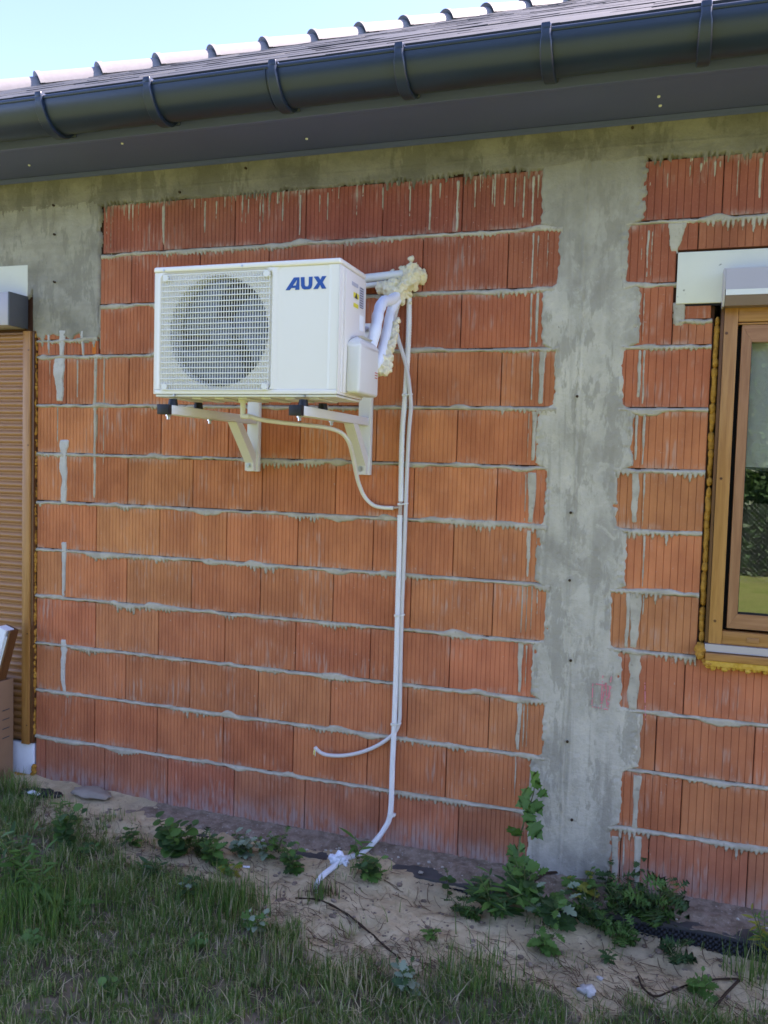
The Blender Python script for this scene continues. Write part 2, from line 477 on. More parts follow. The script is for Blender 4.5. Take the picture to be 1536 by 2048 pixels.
def make_glass():
    m = bpy.data.materials.new('double_glazing'); m.use_nodes = True
    nt = m.node_tree; nt.nodes.clear()
    out = nt.nodes.new('ShaderNodeOutputMaterial'); mx = nt.nodes.new('ShaderNodeMixShader')
    tr = nt.nodes.new('ShaderNodeBsdfTransparent'); tr.inputs[0].default_value = (0.96, 0.98, 0.97, 1)
    gl = nt.nodes.new('ShaderNodeBsdfGlossy'); gl.inputs['Roughness'].default_value = 0.0
    fr = nt.nodes.new('ShaderNodeFresnel'); fr.inputs['IOR'].default_value = 1.5
    ml = nt.nodes.new('ShaderNodeMath'); ml.operation = 'MULTIPLY_ADD'; ml.inputs[1].default_value = 1.6; ml.inputs[2].default_value = 0.055
    nt.links.new(fr.outputs[0], ml.inputs[0]); nt.links.new(ml.outputs[0], mx.inputs[0])
    nt.links.new(tr.outputs[0], mx.inputs[1]); nt.links.new(gl.outputs[0], mx.inputs[2]); nt.links.new(mx.outputs[0], out.inputs[0])
    return m
M_GLASS = make_glass()
def make_leaf(name, a, b, rough=0.5, trans=0.35):
    m = Mat(name, a, rough, 0.35)
    oi = m.n('ShaderNodeObjectInfo').outputs['Random']
    f = m.noise(40, 3)
    c = m.mix(m.math('ADD', m.math('MULTIPLY', oi, 0.65), m.math('MULTIPLY', f, 0.35)), a, b)
    m.color(c)
    t = m.n('ShaderNodeBsdfTranslucent'); m.l(m.mix(1.0, c, (1.2, 1.3, 0.6), 'MULTIPLY'), t.inputs[0])
    mx = m.n('ShaderNodeMixShader'); mx.inputs[0].default_value = trans
    m.l(m.b.outputs[0], mx.inputs[1]); m.l(t.outputs[0], mx.inputs[2])
    m.l(mx.outputs[0], m.nt.nodes['Material Output'].inputs[0])
    return m.m
M_LEAF = make_leaf('fresh_leaf', (0.060, 0.150, 0.030), (0.125, 0.25, 0.055))
M_LEAFD = make_leaf('dark_leaf', (0.035, 0.090, 0.028), (0.07, 0.14, 0.045))
M_SILVER = make_leaf('silvery_leaf', (0.16, 0.22, 0.13), (0.27, 0.33, 0.22), 0.7, 0.15)
M_YLEAF = make_leaf('yellow_green_leaf', (0.22, 0.24, 0.03), (0.34, 0.32, 0.05))
M_STEM = plain('green_stem', (0.10, 0.12, 0.04), 0.7, 0.3)
M_BLADE1 = make_leaf('grass_blade', (0.080, 0.170, 0.042), (0.14, 0.235, 0.065), 0.5, 0.5)
M_BLADE2 = make_leaf('pale_grass_blade', (0.16, 0.25, 0.06), (0.24, 0.31, 0.10), 0.5, 0.5)
M_STRAW = make_leaf('dry_grass_blade', (0.42, 0.34, 0.20), (0.58, 0.49, 0.32), 0.7, 0.35)
M_ROOT = plain('dead_root', (0.055, 0.035, 0.022), 0.9, 0.1, var=0.3)
M_BROWNSTRAW = plain('brown_dead_stalk', (0.16, 0.10, 0.06), 0.9, 0.1, var=0.3)
M_STONE = plain('pale_stone', (0.30, 0.25, 0.19), 0.9, 0.2, var=0.25, scale=18, bump=0.4)
M_CHALK = plain('pink_chalk', (0.72, 0.26, 0.28), 0.95, 0.1, var=0.2, scale=90, bump=0)

# ------------------------------------------------------------------ the ground
LEDGE_Y = -0.205
def ground_z(x, y):
    x = np.asarray(x, float); y = np.asarray(y, float)
    near = np.interp(x, [-3, -0.5, 0.3, 0.9, 1.5, 2.1, 2.6, 3.2, 4.5], [0.01, 0.008, 0.0, -0.018, -0.020, -0.030, -0.056, -0.088, -0.10])
    d = np.clip(-(y - LEDGE_Y), 0, None)
    fall = 0.03 * sstep(0, 0.15, d) + 0.07 * sstep(0.15, 1.0, d)
    back = np.clip(y - LEDGE_Y, 0, None) * 0.10
    w = sstep(9, 3, np.hypot(x - 1.5, y + 0.6))
    n = (fbm(x * 4, y * 4, 3, 11) - 0.5) * 0.055 + (fbm(x * 16, y * 16, 3, 12) - 0.5) * 0.034 + (vnoise(x * 60, y * 60, 13) - 0.5) * 0.006
    return near - fall * (1 - 0.4 * sstep(0.2, 1, d)) + np.minimum(back, 0.03) * sstep(0.6, -0.3, x) + n * w * sstep(-0.02, 0.12, d + 0.06)
def grass_edge(x):
    """y of the edge between the sand strip and the turf"""
    return np.interp(x, [-1.5, -0.4, 0.0, 0.35, 0.8, 1.2, 1.7, 2.2, 2.7, 3.2, 4.2], [-0.20, -0.22, -0.36, -0.46, -0.52, -0.62, -0.74, -0.70, -0.62, -0.56, -0.5])
def turf(x, y):
    e = grass_edge(x) + (fbm(x * 5, y * 5, 3, 21) - 0.5) * 0.42 + sstep(1.3, 0.0, x) * 0.07
    return sstep(0.06, -0.16, y - e)
def make_ground():
    ax = np.concatenate([-np.geomspace(90, 1.5, 24), np.arange(-1.44, 4.4, 0.016), np.geomspace(4.45, 90, 26)])
    ay = np.concatenate([-np.geomspace(90, 2.1, 26), np.arange(-2.04, 0.06, 0.016), np.geomspace(0.1, 90, 14)])
    X, Y = np.meshgrid(ax, ay)
    Z = ground_z(X, Y)
    V = np.stack([X, Y, Z], -1).reshape(-1, 3)
    idx = np.arange(X.size).reshape(X.shape)
    q = np.stack([idx[:-1, :-1], idx[:-1, 1:], idx[1:, 1:], idx[1:, :-1]], -1).reshape(-1, 4)
    T = turf(X, Y).ravel()
    m = Mat('sandy_soil', rough=0.95, spec=0.1)
    at = m.n('ShaderNodeAttribute', attribute_name='turf').outputs['Fac']
    n1 = m.noise(9, 5, 0.65); n2 = m.noise(60, 4, 0.7); n3 = m.noise(1.3, 4)
    sand = m.mix(m.rng(n1, 0.35, 0.68), (0.47, 0.365, 0.205), (0.65, 0.52, 0.305))
    sand = m.mix(m.math('MULTIPLY', m.rng(n2, 0.56, 0.72), 0.55), sand, (0.20, 0.14, 0.085))
    sand = m.mix(m.math('MULTIPLY', m.rng(m.noise(4.5, 5, 0.7), 0.50, 0.62), 0.40), sand, (0.19, 0.145, 0.095))
    sand = m.mix(m.math('MULTIPLY', m.rng(m.noise(17, 5, 0.75), 0.56, 0.66), 0.40), sand, (0.14, 0.105, 0.07))
    soil = m.mix(m.rng(n1, 0.35, 0.65), (0.085, 0.072, 0.045), (0.20, 0.165, 0.11))
    lawn = m.mix(m.rng(n3, 0.35, 0.65), (0.095, 0.145, 0.030), (0.13, 0.165, 0.045))
    lawn = m.mix(m.rng(m.noise(30, 5, 0.7), 0.45, 0.7), lawn, (0.16, 0.15, 0.07))
    yv = m.xyz()[1]
    far = m.rng(yv, -1.7, -2.4)
    c = m.mix(m.rng(m.math('ADD', at, m.math('MULTIPLY', m.math('SUBTRACT', n2, 0.5), 0.8)), 0.3, 0.75), sand, soil)
    c = m.mix(far, c, lawn)
    m.color(c); m.bump(m.math('ADD', n2, m.math('MULTIPLY', m.noise(220, 3), 0.5)), 0.5, 0.012)
    me = mesh_np('ground', V, q, m.m, True, attr={'turf': T})
    o = link('ground', me, kind='structure')
    o['label'] = 'pale sandy ground with dark turf soil in front of the brick wall'
make_ground()

# ------------------------------------------------------------------ the house: masonry
house = empty('brick_house')
tag(house, 'unfinished house of red hollow clay blocks with grey concrete pillar and dark eaves', 'house')
X_L, X_R = -0.372, 2.905        # edges of the two openings
W_R = 3.90                      # right edge of the window opening
wall = boxes('wall', [
    ((X_L, 0.02, -0.30), (X_R, 0.30, 3.16)),
    ((X_R, 0.021, -0.30), (W_R, 0.30, 1.03)),
    ((X_R, 0.021, 2.50), (W_R, 0.30, 3.16)),
    ((W_R, 0.02, -0.30), (8.0, 0.30, 3.16)),
    ((-2.03, 0.02, -0.30), (-1.45, 0.30, 3.16)),
    ((-1.45, 0.021, 2.36), (X_L, 0.30, 3.16)),
    ((-2.03, 0.30, -0.30), (-1.75, 7.5, 3.16)), ((7.7, 0.30, -0.30), (8.0, 7.5, 3.16)), ((-2.03, 7.5, -0.30), (8.0, 7.8, 3.16)),
], M_CORE, house)
boxes('room', [((-1.75, 0.31, -0.2), (7.7, 7.49, -0.1)), ((-1.75, 0.31, 2.75), (7.7, 7.49, 2.85)), ((1.6, 0.31, -0.1), (1.7, 7.49, 2.75)), ((-1.75, 4.2, -0.1), (7.7, 4.3, 2.75))], M_INSIDE, house)

# block courses. every entry: row number, vertical joints from left to right (m along the wall)
A0 = [0.0, 0.375, 0.75, 1.125, 1.5, 1.875]
B0 = [-0.19, 0.185, 0.56, 0.935, 1.31, 1.685, 2.06]
PL = {1: 2.244, 2: 2.242, 3: 2.290, 4: 2.233, 5: 2.282, 6: 2.230, 7: 2.259, 8: 2.215, 9: 2.281, 10: 2.219, 11: 2.278, 12: 2.198}
PR = {1: 2.604, 2: 2.641, 3: 2.698, 4: 2.620, 5: 2.568, 6: 2.613, 7: 2.571, 8: 2.620, 9: 2.573, 10: 2.629, 11: 2.572, 12: 2.629}
rows = {
    1: [X_L, -0.307, 0.065, 0.44, 0.815, 1.19, 1.565, 1.94], 2: [X_L] + A0, 3: [X_L] + B0, 4: [X_L] + A0, 5: [X_L] + B0,
    6: [X_L] + A0, 7: [X_L] + B0, 8: [X_L] + A0, 9: [X_L] + B0, 10: [0.012, 0.372, 0.75, 1.125, 1.5, 1.875],
    11: [0.012, 0.195, 0.581, 0.946, 1.319, 1.694, 2.072],
    12: [0.025, 0.374, 0.765, 1.130, 1.501, 1.865],
}
rightrows = {
    1: [2.639, 2.752, 3.133], 2: [2.870], 3: [2.760, 3.134], 4: [2.860],
    5: [], 6: [], 7: [], 8: [], 9: [], 11: [2.830], 12: [2.913],
}
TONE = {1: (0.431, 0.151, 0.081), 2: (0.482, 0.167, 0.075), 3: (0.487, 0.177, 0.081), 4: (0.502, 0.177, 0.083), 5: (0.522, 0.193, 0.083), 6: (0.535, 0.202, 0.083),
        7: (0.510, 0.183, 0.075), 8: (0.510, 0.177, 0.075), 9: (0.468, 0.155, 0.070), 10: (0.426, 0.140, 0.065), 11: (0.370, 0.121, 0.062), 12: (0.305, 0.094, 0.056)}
_bm_cache = {}
def brick_mesh(w, h, pitch):
    key = (round(w * 500), round(h * 500), pitch)
    if key in _bm_cache: return _bm_cache[key]
    prof = [(0.0, 0.05), (0.0, 0.004), (0.003, 0.0)]
    n = max(1, int((w - 0.012) / pitch)); p = w / (n + 0.0)
    for i in range(1, n):
        g = i * p
        gw, gd = (0.0022, 0.0025) if pitch < 0.024 else (0.0015, 0.0032)
        prof += [(g - gw, 0.0), (g, gd), (g + gw, 0.0)]
    prof += [(w - 0.003, 0.0), (w, 0.004), (w, 0.05)]
    V = []; F = []
    m = len(prof)
    for x, y in prof: V.append((x, y, 0.0))
    for x, y in prof: V.append((x, y, h))
    for i in range(m - 1): F.append((i, i + 1, m + i + 1, m + i))
    F.append(tuple(range(m - 1, -1, -1))); F.append(tuple(range(m, 2 * m)))
    me = bpy.data.meshes.new('brick'); me.from_pydata(V, [], F); me.materials.append(M_BRICK)
    _bm_cache[key] = me
    return me
def brick(x0, x1, z0, z1, row, pitch=0.0188, gap=0.0035):
    w = x1 - x0 - gap
    if w < 0.012: return
    t = TONE[row]; k = rng.uniform(0.88, 1.10); hue = rng.uniform(-0.10, 0.08)
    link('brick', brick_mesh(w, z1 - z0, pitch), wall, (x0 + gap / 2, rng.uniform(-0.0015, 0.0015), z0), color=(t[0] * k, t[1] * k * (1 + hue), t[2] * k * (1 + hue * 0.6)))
BZ = lambda r: ((r - 1) * 0.25 + (0.010 if r > 1 else 0.0), r * 0.25 - 0.008)
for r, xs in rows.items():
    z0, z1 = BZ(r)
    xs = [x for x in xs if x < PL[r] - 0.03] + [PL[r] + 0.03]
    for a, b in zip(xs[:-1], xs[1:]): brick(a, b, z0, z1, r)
# short courses under the left concrete lintel
for a, b in ((X_L, -0.19), (-0.19, 0.004)): brick(a, b, 2.260, 2.325, 10); brick(a, b, 2.340, 2.42, 10)
for r, js in rightrows.items():
    z0, z1 = BZ(r)
    end = X_R - 0.004
    if r <= 4 or r >= 11:
        xs = [PR[r] - 0.03] + js
        while xs[-1] < 4.6: xs.append(xs[-1] + 0.375)
    else:
        xs = [PR[r] - 0.03, end]
    for a, b in zip(xs[:-1], xs[1:]):
        if r == 11 and b > 2.76:
            if a < 2.75: brick(a, 2.752, z0, z1, r, 0.0265); brick(2.752, b, 2.635, z1, r, 0.0265)
            else: brick(a, b, 2.635, z1, r, 0.0265)
        else:
            brick(a, b, z0, z1, r, 0.0265)
brick(PR[10] - 0.03, 2.748, 2.26, 2.492, 10, 0.0265)
brick(2.748, X_R - 0.004, 2.26, 2.342, 10, 0.0265)
brick(2.79, X_R - 0.012, 2.362, 2.425, 10, 0.07)
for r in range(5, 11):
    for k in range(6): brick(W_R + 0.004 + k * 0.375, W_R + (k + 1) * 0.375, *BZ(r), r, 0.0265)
# a splinter of bright clay beside the lintel
box('clay_splinter', (-0.029, -0.004, 2.262), (-0.008, 0.02, 2.40), M_BRICK, wall, color=(0.62, 0.17, 0.03))

# mortar beds, squeezed out and hanging in small tongues
def bed_strip(xa, xb, zc, seed, teeth=1.0):
    def h(X, Z):
        wob = (vnoise(X * 3, 0 * X + seed, 31) - 0.5) * 0.006
        up = 0.0085 + (fbm(X * 22, 0 * X + seed, 3, 32) - 0.45) * 0.012 + np.clip(vnoise(X * 9, 0 * X + seed * 3.1, 33) - 0.70, 0, 1) * 0.06
        clump = sstep(0.46, 0.80, vnoise(X * 5.2, 0 * X + seed * 1.7, 34)) * (0.35 + 0.9 * vnoise(X * 1.3, 0 * X + seed * 0.7, 44))
        ph = X / 0.0188 + vnoise(X * 12, 0 * X + seed, 35) * 0.5
        cell = np.floor(ph); fr = np.abs(ph - cell - 0.5) * 2
        ln = vnoise(cell * 1.37 + 0.5, 0 * X + seed * 2.3, 36)
        tooth = np.clip(1 - fr * 1.25, 0, 1) ** 0.7 * (0.10 + ln ** 1.8) * 0.042 * clump * teeth
        lo = 0.0105 + (fbm(X * 30, 0 * X + seed + 9, 3, 37) - 0.45) * 0.014 + np.clip(vnoise(X * 6, 0 * X + seed * 4.1, 45) - 0.72, 0, 1) * 0.07 + tooth + clump * 0.003
        zz = Z - zc - wob
        s = np.minimum(up - zz, zz + lo)
        body = sstep(-0.001, 0.006, s)
        rel = 0.0035 + 0.0085 * fbm(X * 28, Z * 40, 3, 38) * sstep(0.0, 0.013, s)
        return -0.008 + body * (0.008 + rel)
    return hfield_arrays(xa, xb, zc - 0.062, zc + 0.034, 0.0036, 0.003, h, -0.0045)
for j in range(1, 12):
    xa = X_L if j <= 9 else 0.02
    xb = max(PL[j], PL[j + 1]) + 0.02
    xc = min(PR[j], PR[j + 1]) - 0.02
    xd = 4.6 if (j <= 3 or j >= 11) else X_R - 0.006
    if j == 4: xd = 2.899
    if j == 10: xd = 2.76
    for V, F in (bed_strip(xa, xb, j * 0.25, j * 3.7, 0.9 if j < 9 else 0.7), bed_strip(xc, xd, j * 0.25, j * 5.3 + 40, 1.5)):
        link('mortar_bed', mesh_np('mortar_bed', V, F, M_MORTAR), wall)
for V, F in (bed_strip(X_L, 0.0, 2.332, 77, 0.4), bed_strip(2.775, X_R - 0.008, 2.352, 91, 0.9)):
    link('mortar_bed', mesh_np('mortar_bed', V, F, M_MORTAR), wall)

# runs and smears of mortar on the block faces: x centre, z top, z bottom, width
def run_strip(x, zt, zb, w, seed, rough=0.5, proud=0.004):
    def h(X, Z):
        t = np.clip((zt - Z) / max(zt - zb, 1e-3), 0, 1)
        cx = x + (vnoise(Z * 14 + seed, 0 * X + seed, 41) - 0.5) * w * 0.5 * rough
        hw = 0.5 * w * (1 - rough * 0.7 * t) * (0.75 + 0.5 * vnoise(Z * 30, 0 * X + seed * 2.7, 42)) + (vnoise(Z * 110, 0 * X + seed * 2.7, 47) - 0.5) * 0.004 * rough
        end = sstep(zb - 0.002, zb + 0.02, Z) * sstep(zt + 0.006, zt - 0.004, Z)
        s = (hw - np.abs(X - cx))
        return -0.007 + sstep(-0.0015, 0.004, s) * end * (0.007 + proud * (0.6 + 0.8 * fbm(X * 50, Z * 18, 2, 43)))
    pad = 0.012
    return hfield_arrays(x - w - pad, x + w + pad, zb - 0.01, zt + 0.012, 0.0032 if w < 0.05 else 0.004, 0.006, h, -0.0045)
def Rn(px, py0, py1, wpx): return (px, py0, py1, wpx)
RUNS = [
    (-0.012, 2.242, 1.522, 0.0221),
    (0.041, 2.241, 1.651, 0.0098),
    (0.012, 2.501, 2.281, 0.0098),
    (0.072, 2.984, 2.751, 0.0073),
    (0.046, 2.974, 2.752, 0.0061),
    (-0.208, 2.234, 2.055, 0.0099),
    (-0.243, 1.999, 1.759, 0.0099),
    (-0.121, 2.233, 2.030, 0.0124),
    (-0.292, 2.235, 2.081, 0.0075),
    (0.374, 2.971, 2.784, 0.0193),
    (0.604, 2.979, 2.818, 0.0119),
    (0.665, 2.974, 2.873, 0.0095),
    (0.835, 2.972, 2.874, 0.0094),
    (0.896, 2.972, 2.802, 0.0094),
    (1.100, 2.971, 2.778, 0.0139),
    (1.198, 2.968, 2.874, 0.0092),
    (1.236, 2.972, 2.827, 0.0092),
    (1.321, 2.973, 2.866, 0.0069),
    (1.499, 2.975, 2.876, 0.0090),
    (1.628, 2.972, 2.824, 0.0090),
    (1.720, 2.973, 2.765, 0.0134),
    (1.763, 2.974, 2.901, 0.0111),
    (1.843, 2.977, 2.757, 0.0155),
    (1.919, 2.975, 2.848, 0.0088),
    (1.995, 2.973, 2.854, 0.0110),
    (2.049, 2.973, 2.850, 0.0109),
    (2.092, 2.974, 2.837, 0.0087),
    (2.130, 2.975, 2.792, 0.0109),
    (2.169, 2.972, 2.769, 0.0130),
    (2.188, 2.975, 2.871, 0.0108),
    (2.186, 1.983, 1.760, 0.0087),
    (2.209, 1.990, 1.765, 0.0282),
    (2.183, 1.721, 1.503, 0.0087),
    (2.208, 1.728, 1.504, 0.0391),
    (2.185, 1.468, 1.287, 0.0065),
    (2.207, 1.482, 1.267, 0.0217),
    (2.186, 1.243, 1.026, 0.0109),
    (2.207, 1.240, 1.028, 0.0087),
    (2.228, 1.242, 1.041, 0.0087),
    (2.251, 1.244, 1.054, 0.0065),
    (2.189, 0.997, 0.763, 0.0239),
    (2.214, 0.984, 0.788, 0.0087),
    (2.191, 0.749, 0.510, 0.0261),
    (2.213, 0.748, 0.524, 0.0109),
    (2.228, 0.745, 0.526, 0.0087),
    (2.185, 0.497, 0.264, 0.0109),
    (2.193, 2.235, 2.026, 0.0109),
    (2.233, 2.247, 2.011, 0.0281),
    (2.179, 2.486, 2.247, 0.0109),
    (2.204, 2.485, 2.268, 0.0152),
    (2.176, 2.736, 2.509, 0.0130),
    (2.197, 2.727, 2.519, 0.0087),
    (2.238, 2.733, 2.538, 0.0086),
    (2.257, 2.723, 2.537, 0.0065),
    (2.635, 2.472, 2.260, 0.0105),
    (2.646, 2.240, 2.007, 0.0126),
    (2.657, 1.985, 1.763, 0.0126),
    (2.668, 1.740, 1.506, 0.0105),
    (2.679, 1.486, 1.259, 0.0105),
    (2.685, 1.238, 1.145, 0.0105),
    (2.634, 1.741, 1.525, 0.0338),
    (2.601, 1.976, 1.833, 0.0190),
    (2.627, 1.976, 1.782, 0.0148),
    (2.628, 2.240, 2.038, 0.0169),
    (2.614, 2.462, 2.281, 0.0127),
    (2.640, 2.721, 2.521, 0.0126),
    (2.655, 2.716, 2.521, 0.0084),
    (2.616, 2.702, 2.582, 0.0084),
    (2.656, 1.246, 1.006, 0.0465),
    (2.626, 1.244, 1.003, 0.0212),
    (2.663, 0.993, 0.744, 0.0549),
    (2.678, 0.742, 0.502, 0.0634),
    (2.695, 0.482, 0.238, 0.0359),
    (2.708, 0.223, -0.007, 0.0359),
    (2.619, 0.208, 0.008, 0.0340),
    (2.652, 0.214, 0.003, 0.0106),
    (2.704, 2.943, 2.865, 0.0084),
    (2.787, 2.966, 2.907, 0.0104),
    (2.828, 2.970, 2.924, 0.0125),
    (2.880, 2.974, 2.900, 0.0124),
    (2.899, 2.972, 2.927, 0.0083),
    (2.964, 2.970, 2.817, 0.0082),
    (3.045, 2.971, 2.807, 0.0143),
    (2.638, 2.949, 2.800, 0.0063),
]
PATCHES = [
    (-0.223, 2.244, 2.014, 0.0745),
    (-0.200, 1.824, 1.488, 0.0596),
    (-0.199, 1.293, 1.003, 0.0348),
    (-0.192, 0.782, 0.501, 0.0397),
    (2.746, 2.742, 2.620, 0.0710),
    (2.764, 2.423, 2.326, 0.0543),
    (-0.215, 2.387, 2.244, 0.0497),
    (-0.092, 2.384, 2.248, 0.0222),
    (-0.299, 2.368, 2.255, 0.0150),
]
lst = [run_strip(x, zt, zb, w, i * 1.31 + 3) for i, (x, zt, zb, w) in enumerate(RUNS)]
# finer runs below the ring beam
for (xa, xb, n) in ((0.04, 2.16, 46), (2.64, 3.3, 12)):
    for i in range(n):
        x = rng.uniform(xa, xb); ln = rng.choice([0.03, 0.05, 0.07, 0.10, 0.15])
        lst.append(run_strip(x, 2.995, 2.995 - ln, rng.uniform(0.006, 0.012), 300 + i * 1.7, 0.6, 0.003))
V, F = join_arrays(lst)
link('mortar_runs', mesh_np('mortar_runs', V, F, M_MORTAR), wall, kind='stuff')
for i, (x, zt, zb, w) in enumerate(PATCHES):
    V, F = run_strip(x, zt, zb, w, 700 + i * 2.3, 0.75, 0.006)
    link('mortar_patch', mesh_np('mortar_patch', V, F, M_LIME if x < 0.5 else M_MORTAR), wall)

# ------------------------------------------------------------------ concrete pillar, ring beam and lintel
zk = [-0.02]; lk = [PL[1]]; rk = [PR[1]]
for r in range(1, 13):
    for z in ((r - 1) * 0.25 + 0.02, r * 0.25 - 0.012):
        zk.append(z); lk.append(PL[r]); rk.append(PR[r])
zk.append(3.10); lk.append(PL[12]); rk.append(PR[12])
def pillar_h(X, Z):
    l = np.interp(Z, zk, lk) + (fbm(Z * 16, 0 * X, 3, 51) - 0.5) * 0.016 + (vnoise(Z * 70, 0 * X, 52) - 0.5) * 0.007
    r = np.interp(Z, zk, rk) + (fbm(Z * 14, 0 * X + 5, 3, 53) - 0.5) * 0.018 + (vnoise(Z * 75, 0 * X + 5, 54) - 0.5) * 0.008
    s = np.minimum(X - l, r - X)
    body = sstep(-0.002, 0.012, s)
    edge = sstep(0.09, 0.0, s)
    peb = (fbm(X * 70, Z * 70, 3, 55) - 0.5) * 0.020 * sstep(0.06, 0.0, s) * sstep(0.35, 0.7, fbm(X * 5, Z * 4, 2, 50))
    hole = np.clip(vnoise(X * 60, Z * 45, 56) - 0.74, 0, 1) * 0.07 * sstep(0.05, 0.0, s) * sstep(0.4, 0.65, fbm(X * 4, Z * 5, 2, 49))
    seam = 2.389 + 0.004 * np.sin(Z * 9)
    sx = np.abs(X - seam)
    ridge = 0.004 * sstep(0.006, 0.0, sx) * (0.3 + fbm(Z * 60, 0 * X, 2, 57)) - 0.0025 * sstep(0.02, 0.008, sx) * sstep(0.004, 0.010, sx)
    board = 0.003 * (fbm(X * 9, Z * 1.5, 3, 58) - 0.5) + 0.0022 * (fbm(X * 40, Z * 30, 3, 59) - 0.5)
    return -0.012 + body * (0.012 + 0.006 + ridge + board + peb - hole)
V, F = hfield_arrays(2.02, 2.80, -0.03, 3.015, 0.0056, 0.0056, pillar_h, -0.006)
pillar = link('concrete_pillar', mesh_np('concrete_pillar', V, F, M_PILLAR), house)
for x, z in ((2.385, 2.051), (2.378, 1.565), (2.385, 1.279), (2.403, 0.938), (2.403, 0.588), (2.435, 0.252)):
    bm = bmesh.new(); add_cyl(bm, (x, -0.0125, z), (x, 0.0, z), 0.0060, 0.0050, 10)
    link('tie_nail', finish(bm, 'tie_nail', M_ROOT), pillar)
def beam_h(X, Z):
    clump = sstep(0.35, 0.7, vnoise(X * 3.2, 0 * X, 61))
    ph = X / 0.021 + vnoise(X * 15, 0 * X, 62) * 0.8; cell = np.floor(ph); fr = np.abs(ph - cell - 0.5) * 2
    tooth = np.clip(1 - fr * 1.2, 0, 1) * vnoise(cell * 1.3 + 0.5, 0 * X, 63) ** 1.5 * 0.045 * (0.35 + clump) * (1 - sstep(PL[12] - 0.02, PL[12] + 0.02, X) * sstep(PR[12] + 0.02, PR[12] - 0.02, X))
    zb = 2.998 - tooth + (fbm(X * 12, 0 * X, 3, 64) - 0.5) * 0.03
    s = Z - zb
    seam = 0.005 * sstep(0.006, 0.0, np.abs(Z - 3.055 - 0.01 * (vnoise(X * 2, 0 * X, 65) - 0.5))) * (fbm(X * 8, 0 * X, 2, 66))
    joint = -0.005 * sstep(0.004, 0.0, np.abs(X - 0.467 - 0.004 * np.sin(Z * 50)))
    board = 0.005 * (fbm(X * 2, Z * 14, 3, 67) - 0.5) + 0.003 * (fbm(X * 30, Z * 30, 3, 68) - 0.5)
    return -0.010 + sstep(-0.002, 0.012, s) * (0.010 + 0.008 + seam + joint + board)
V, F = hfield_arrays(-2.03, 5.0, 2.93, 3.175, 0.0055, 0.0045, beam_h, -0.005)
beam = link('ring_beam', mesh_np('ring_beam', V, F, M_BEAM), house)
for x, z in ((0.470, 3.026), (0.823, 3.110), (-0.267, 3.014), (-0.260, 2.868), (2.560, 3.127), (-0.258, 2.629)):
    bm = bmesh.new(); add_cyl(bm, (x, -0.017, z), (x, -0.005, z), 0.006, 0.005, 9)
    link('tie_nail', finish(bm, 'tie_nail', M_ROOT), beam)
def lintel_h(X, Z):
    zb = np.where(X < -0.40, 2.60, 2.352) - np.clip(vnoise(X / 0.02, 0 * X, 71) - 0.45, 0, 1) * 0.10 + (fbm(X * 20, 0 * X, 3, 72) - 0.5) * 0.04
    xr = 0.016 + (fbm(Z * 18, 0 * X, 3, 73) - 0.5) * 0.030
    s = np.minimum(Z - zb, xr - X)
    board = 0.006 * (fbm(X * 3, Z * 12, 3, 74) - 0.5) + 0.003 * (fbm(X * 30, Z * 30, 3, 75) - 0.5)
    return -0.010 + sstep(-0.002, 0.012, s) * (0.010 + 0.006 + board)
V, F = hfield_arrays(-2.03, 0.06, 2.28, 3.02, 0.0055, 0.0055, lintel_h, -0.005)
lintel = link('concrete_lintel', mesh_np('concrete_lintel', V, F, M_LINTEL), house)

# pink chalk marks on the pillar and the block beside it
def chalk(pts, w, y):
    bm = bmesh.new()
    for (a, b) in zip(pts[:-1], pts[1:]):
        d = Vector((b[0] - a[0], b[1] - a[1])); nrm = Vector((-d.y, d.x)).normalized() * w / 2
        n = max(3, int(d.length / 0.006))
        for k in range(n):
            if rng.random() < 0.25: continue
            t0, t1 = k / n, (k + 0.85) / n
            q = [(a[0] + d.x * t + sgn * nrm.x * rng.uniform(0.6, 1.2), a[1] + d.y * t + sgn * nrm.y * rng.uniform(0.6, 1.2)) for t, sgn in ((t0, 1), (t0, -1), (t1, -1), (t1, 1))]
            lo = [bm.verts.new((x, y, z)) for x, z in q]; hi = [bm.verts.new((x, y + 0.006, z)) for x, z in q]
            bm.faces.new(lo); bm.faces.new(hi[::-1])
            for i in range(4): bm.faces.new((lo[i], hi[i], hi[(i + 1) % 4], lo[(i + 1) % 4]))
    link('chalk_mark', finish(bm, 'chalk_mark', M_CHALK), pillar)
chalk([(2.498, 0.745), (2.498, 0.850), (2.572, 0.845), (2.564, 0.746), (2.498, 0.751)], 0.004, -0.0105)
chalk([(2.537, 0.888), (2.535, 0.749), (2.551, 0.858), (2.559, 0.758), (2.572, 0.888)], 0.005, -0.0110)
chalk([(2.706, 0.881), (2.715, 0.718)], 0.004, -0.0045)

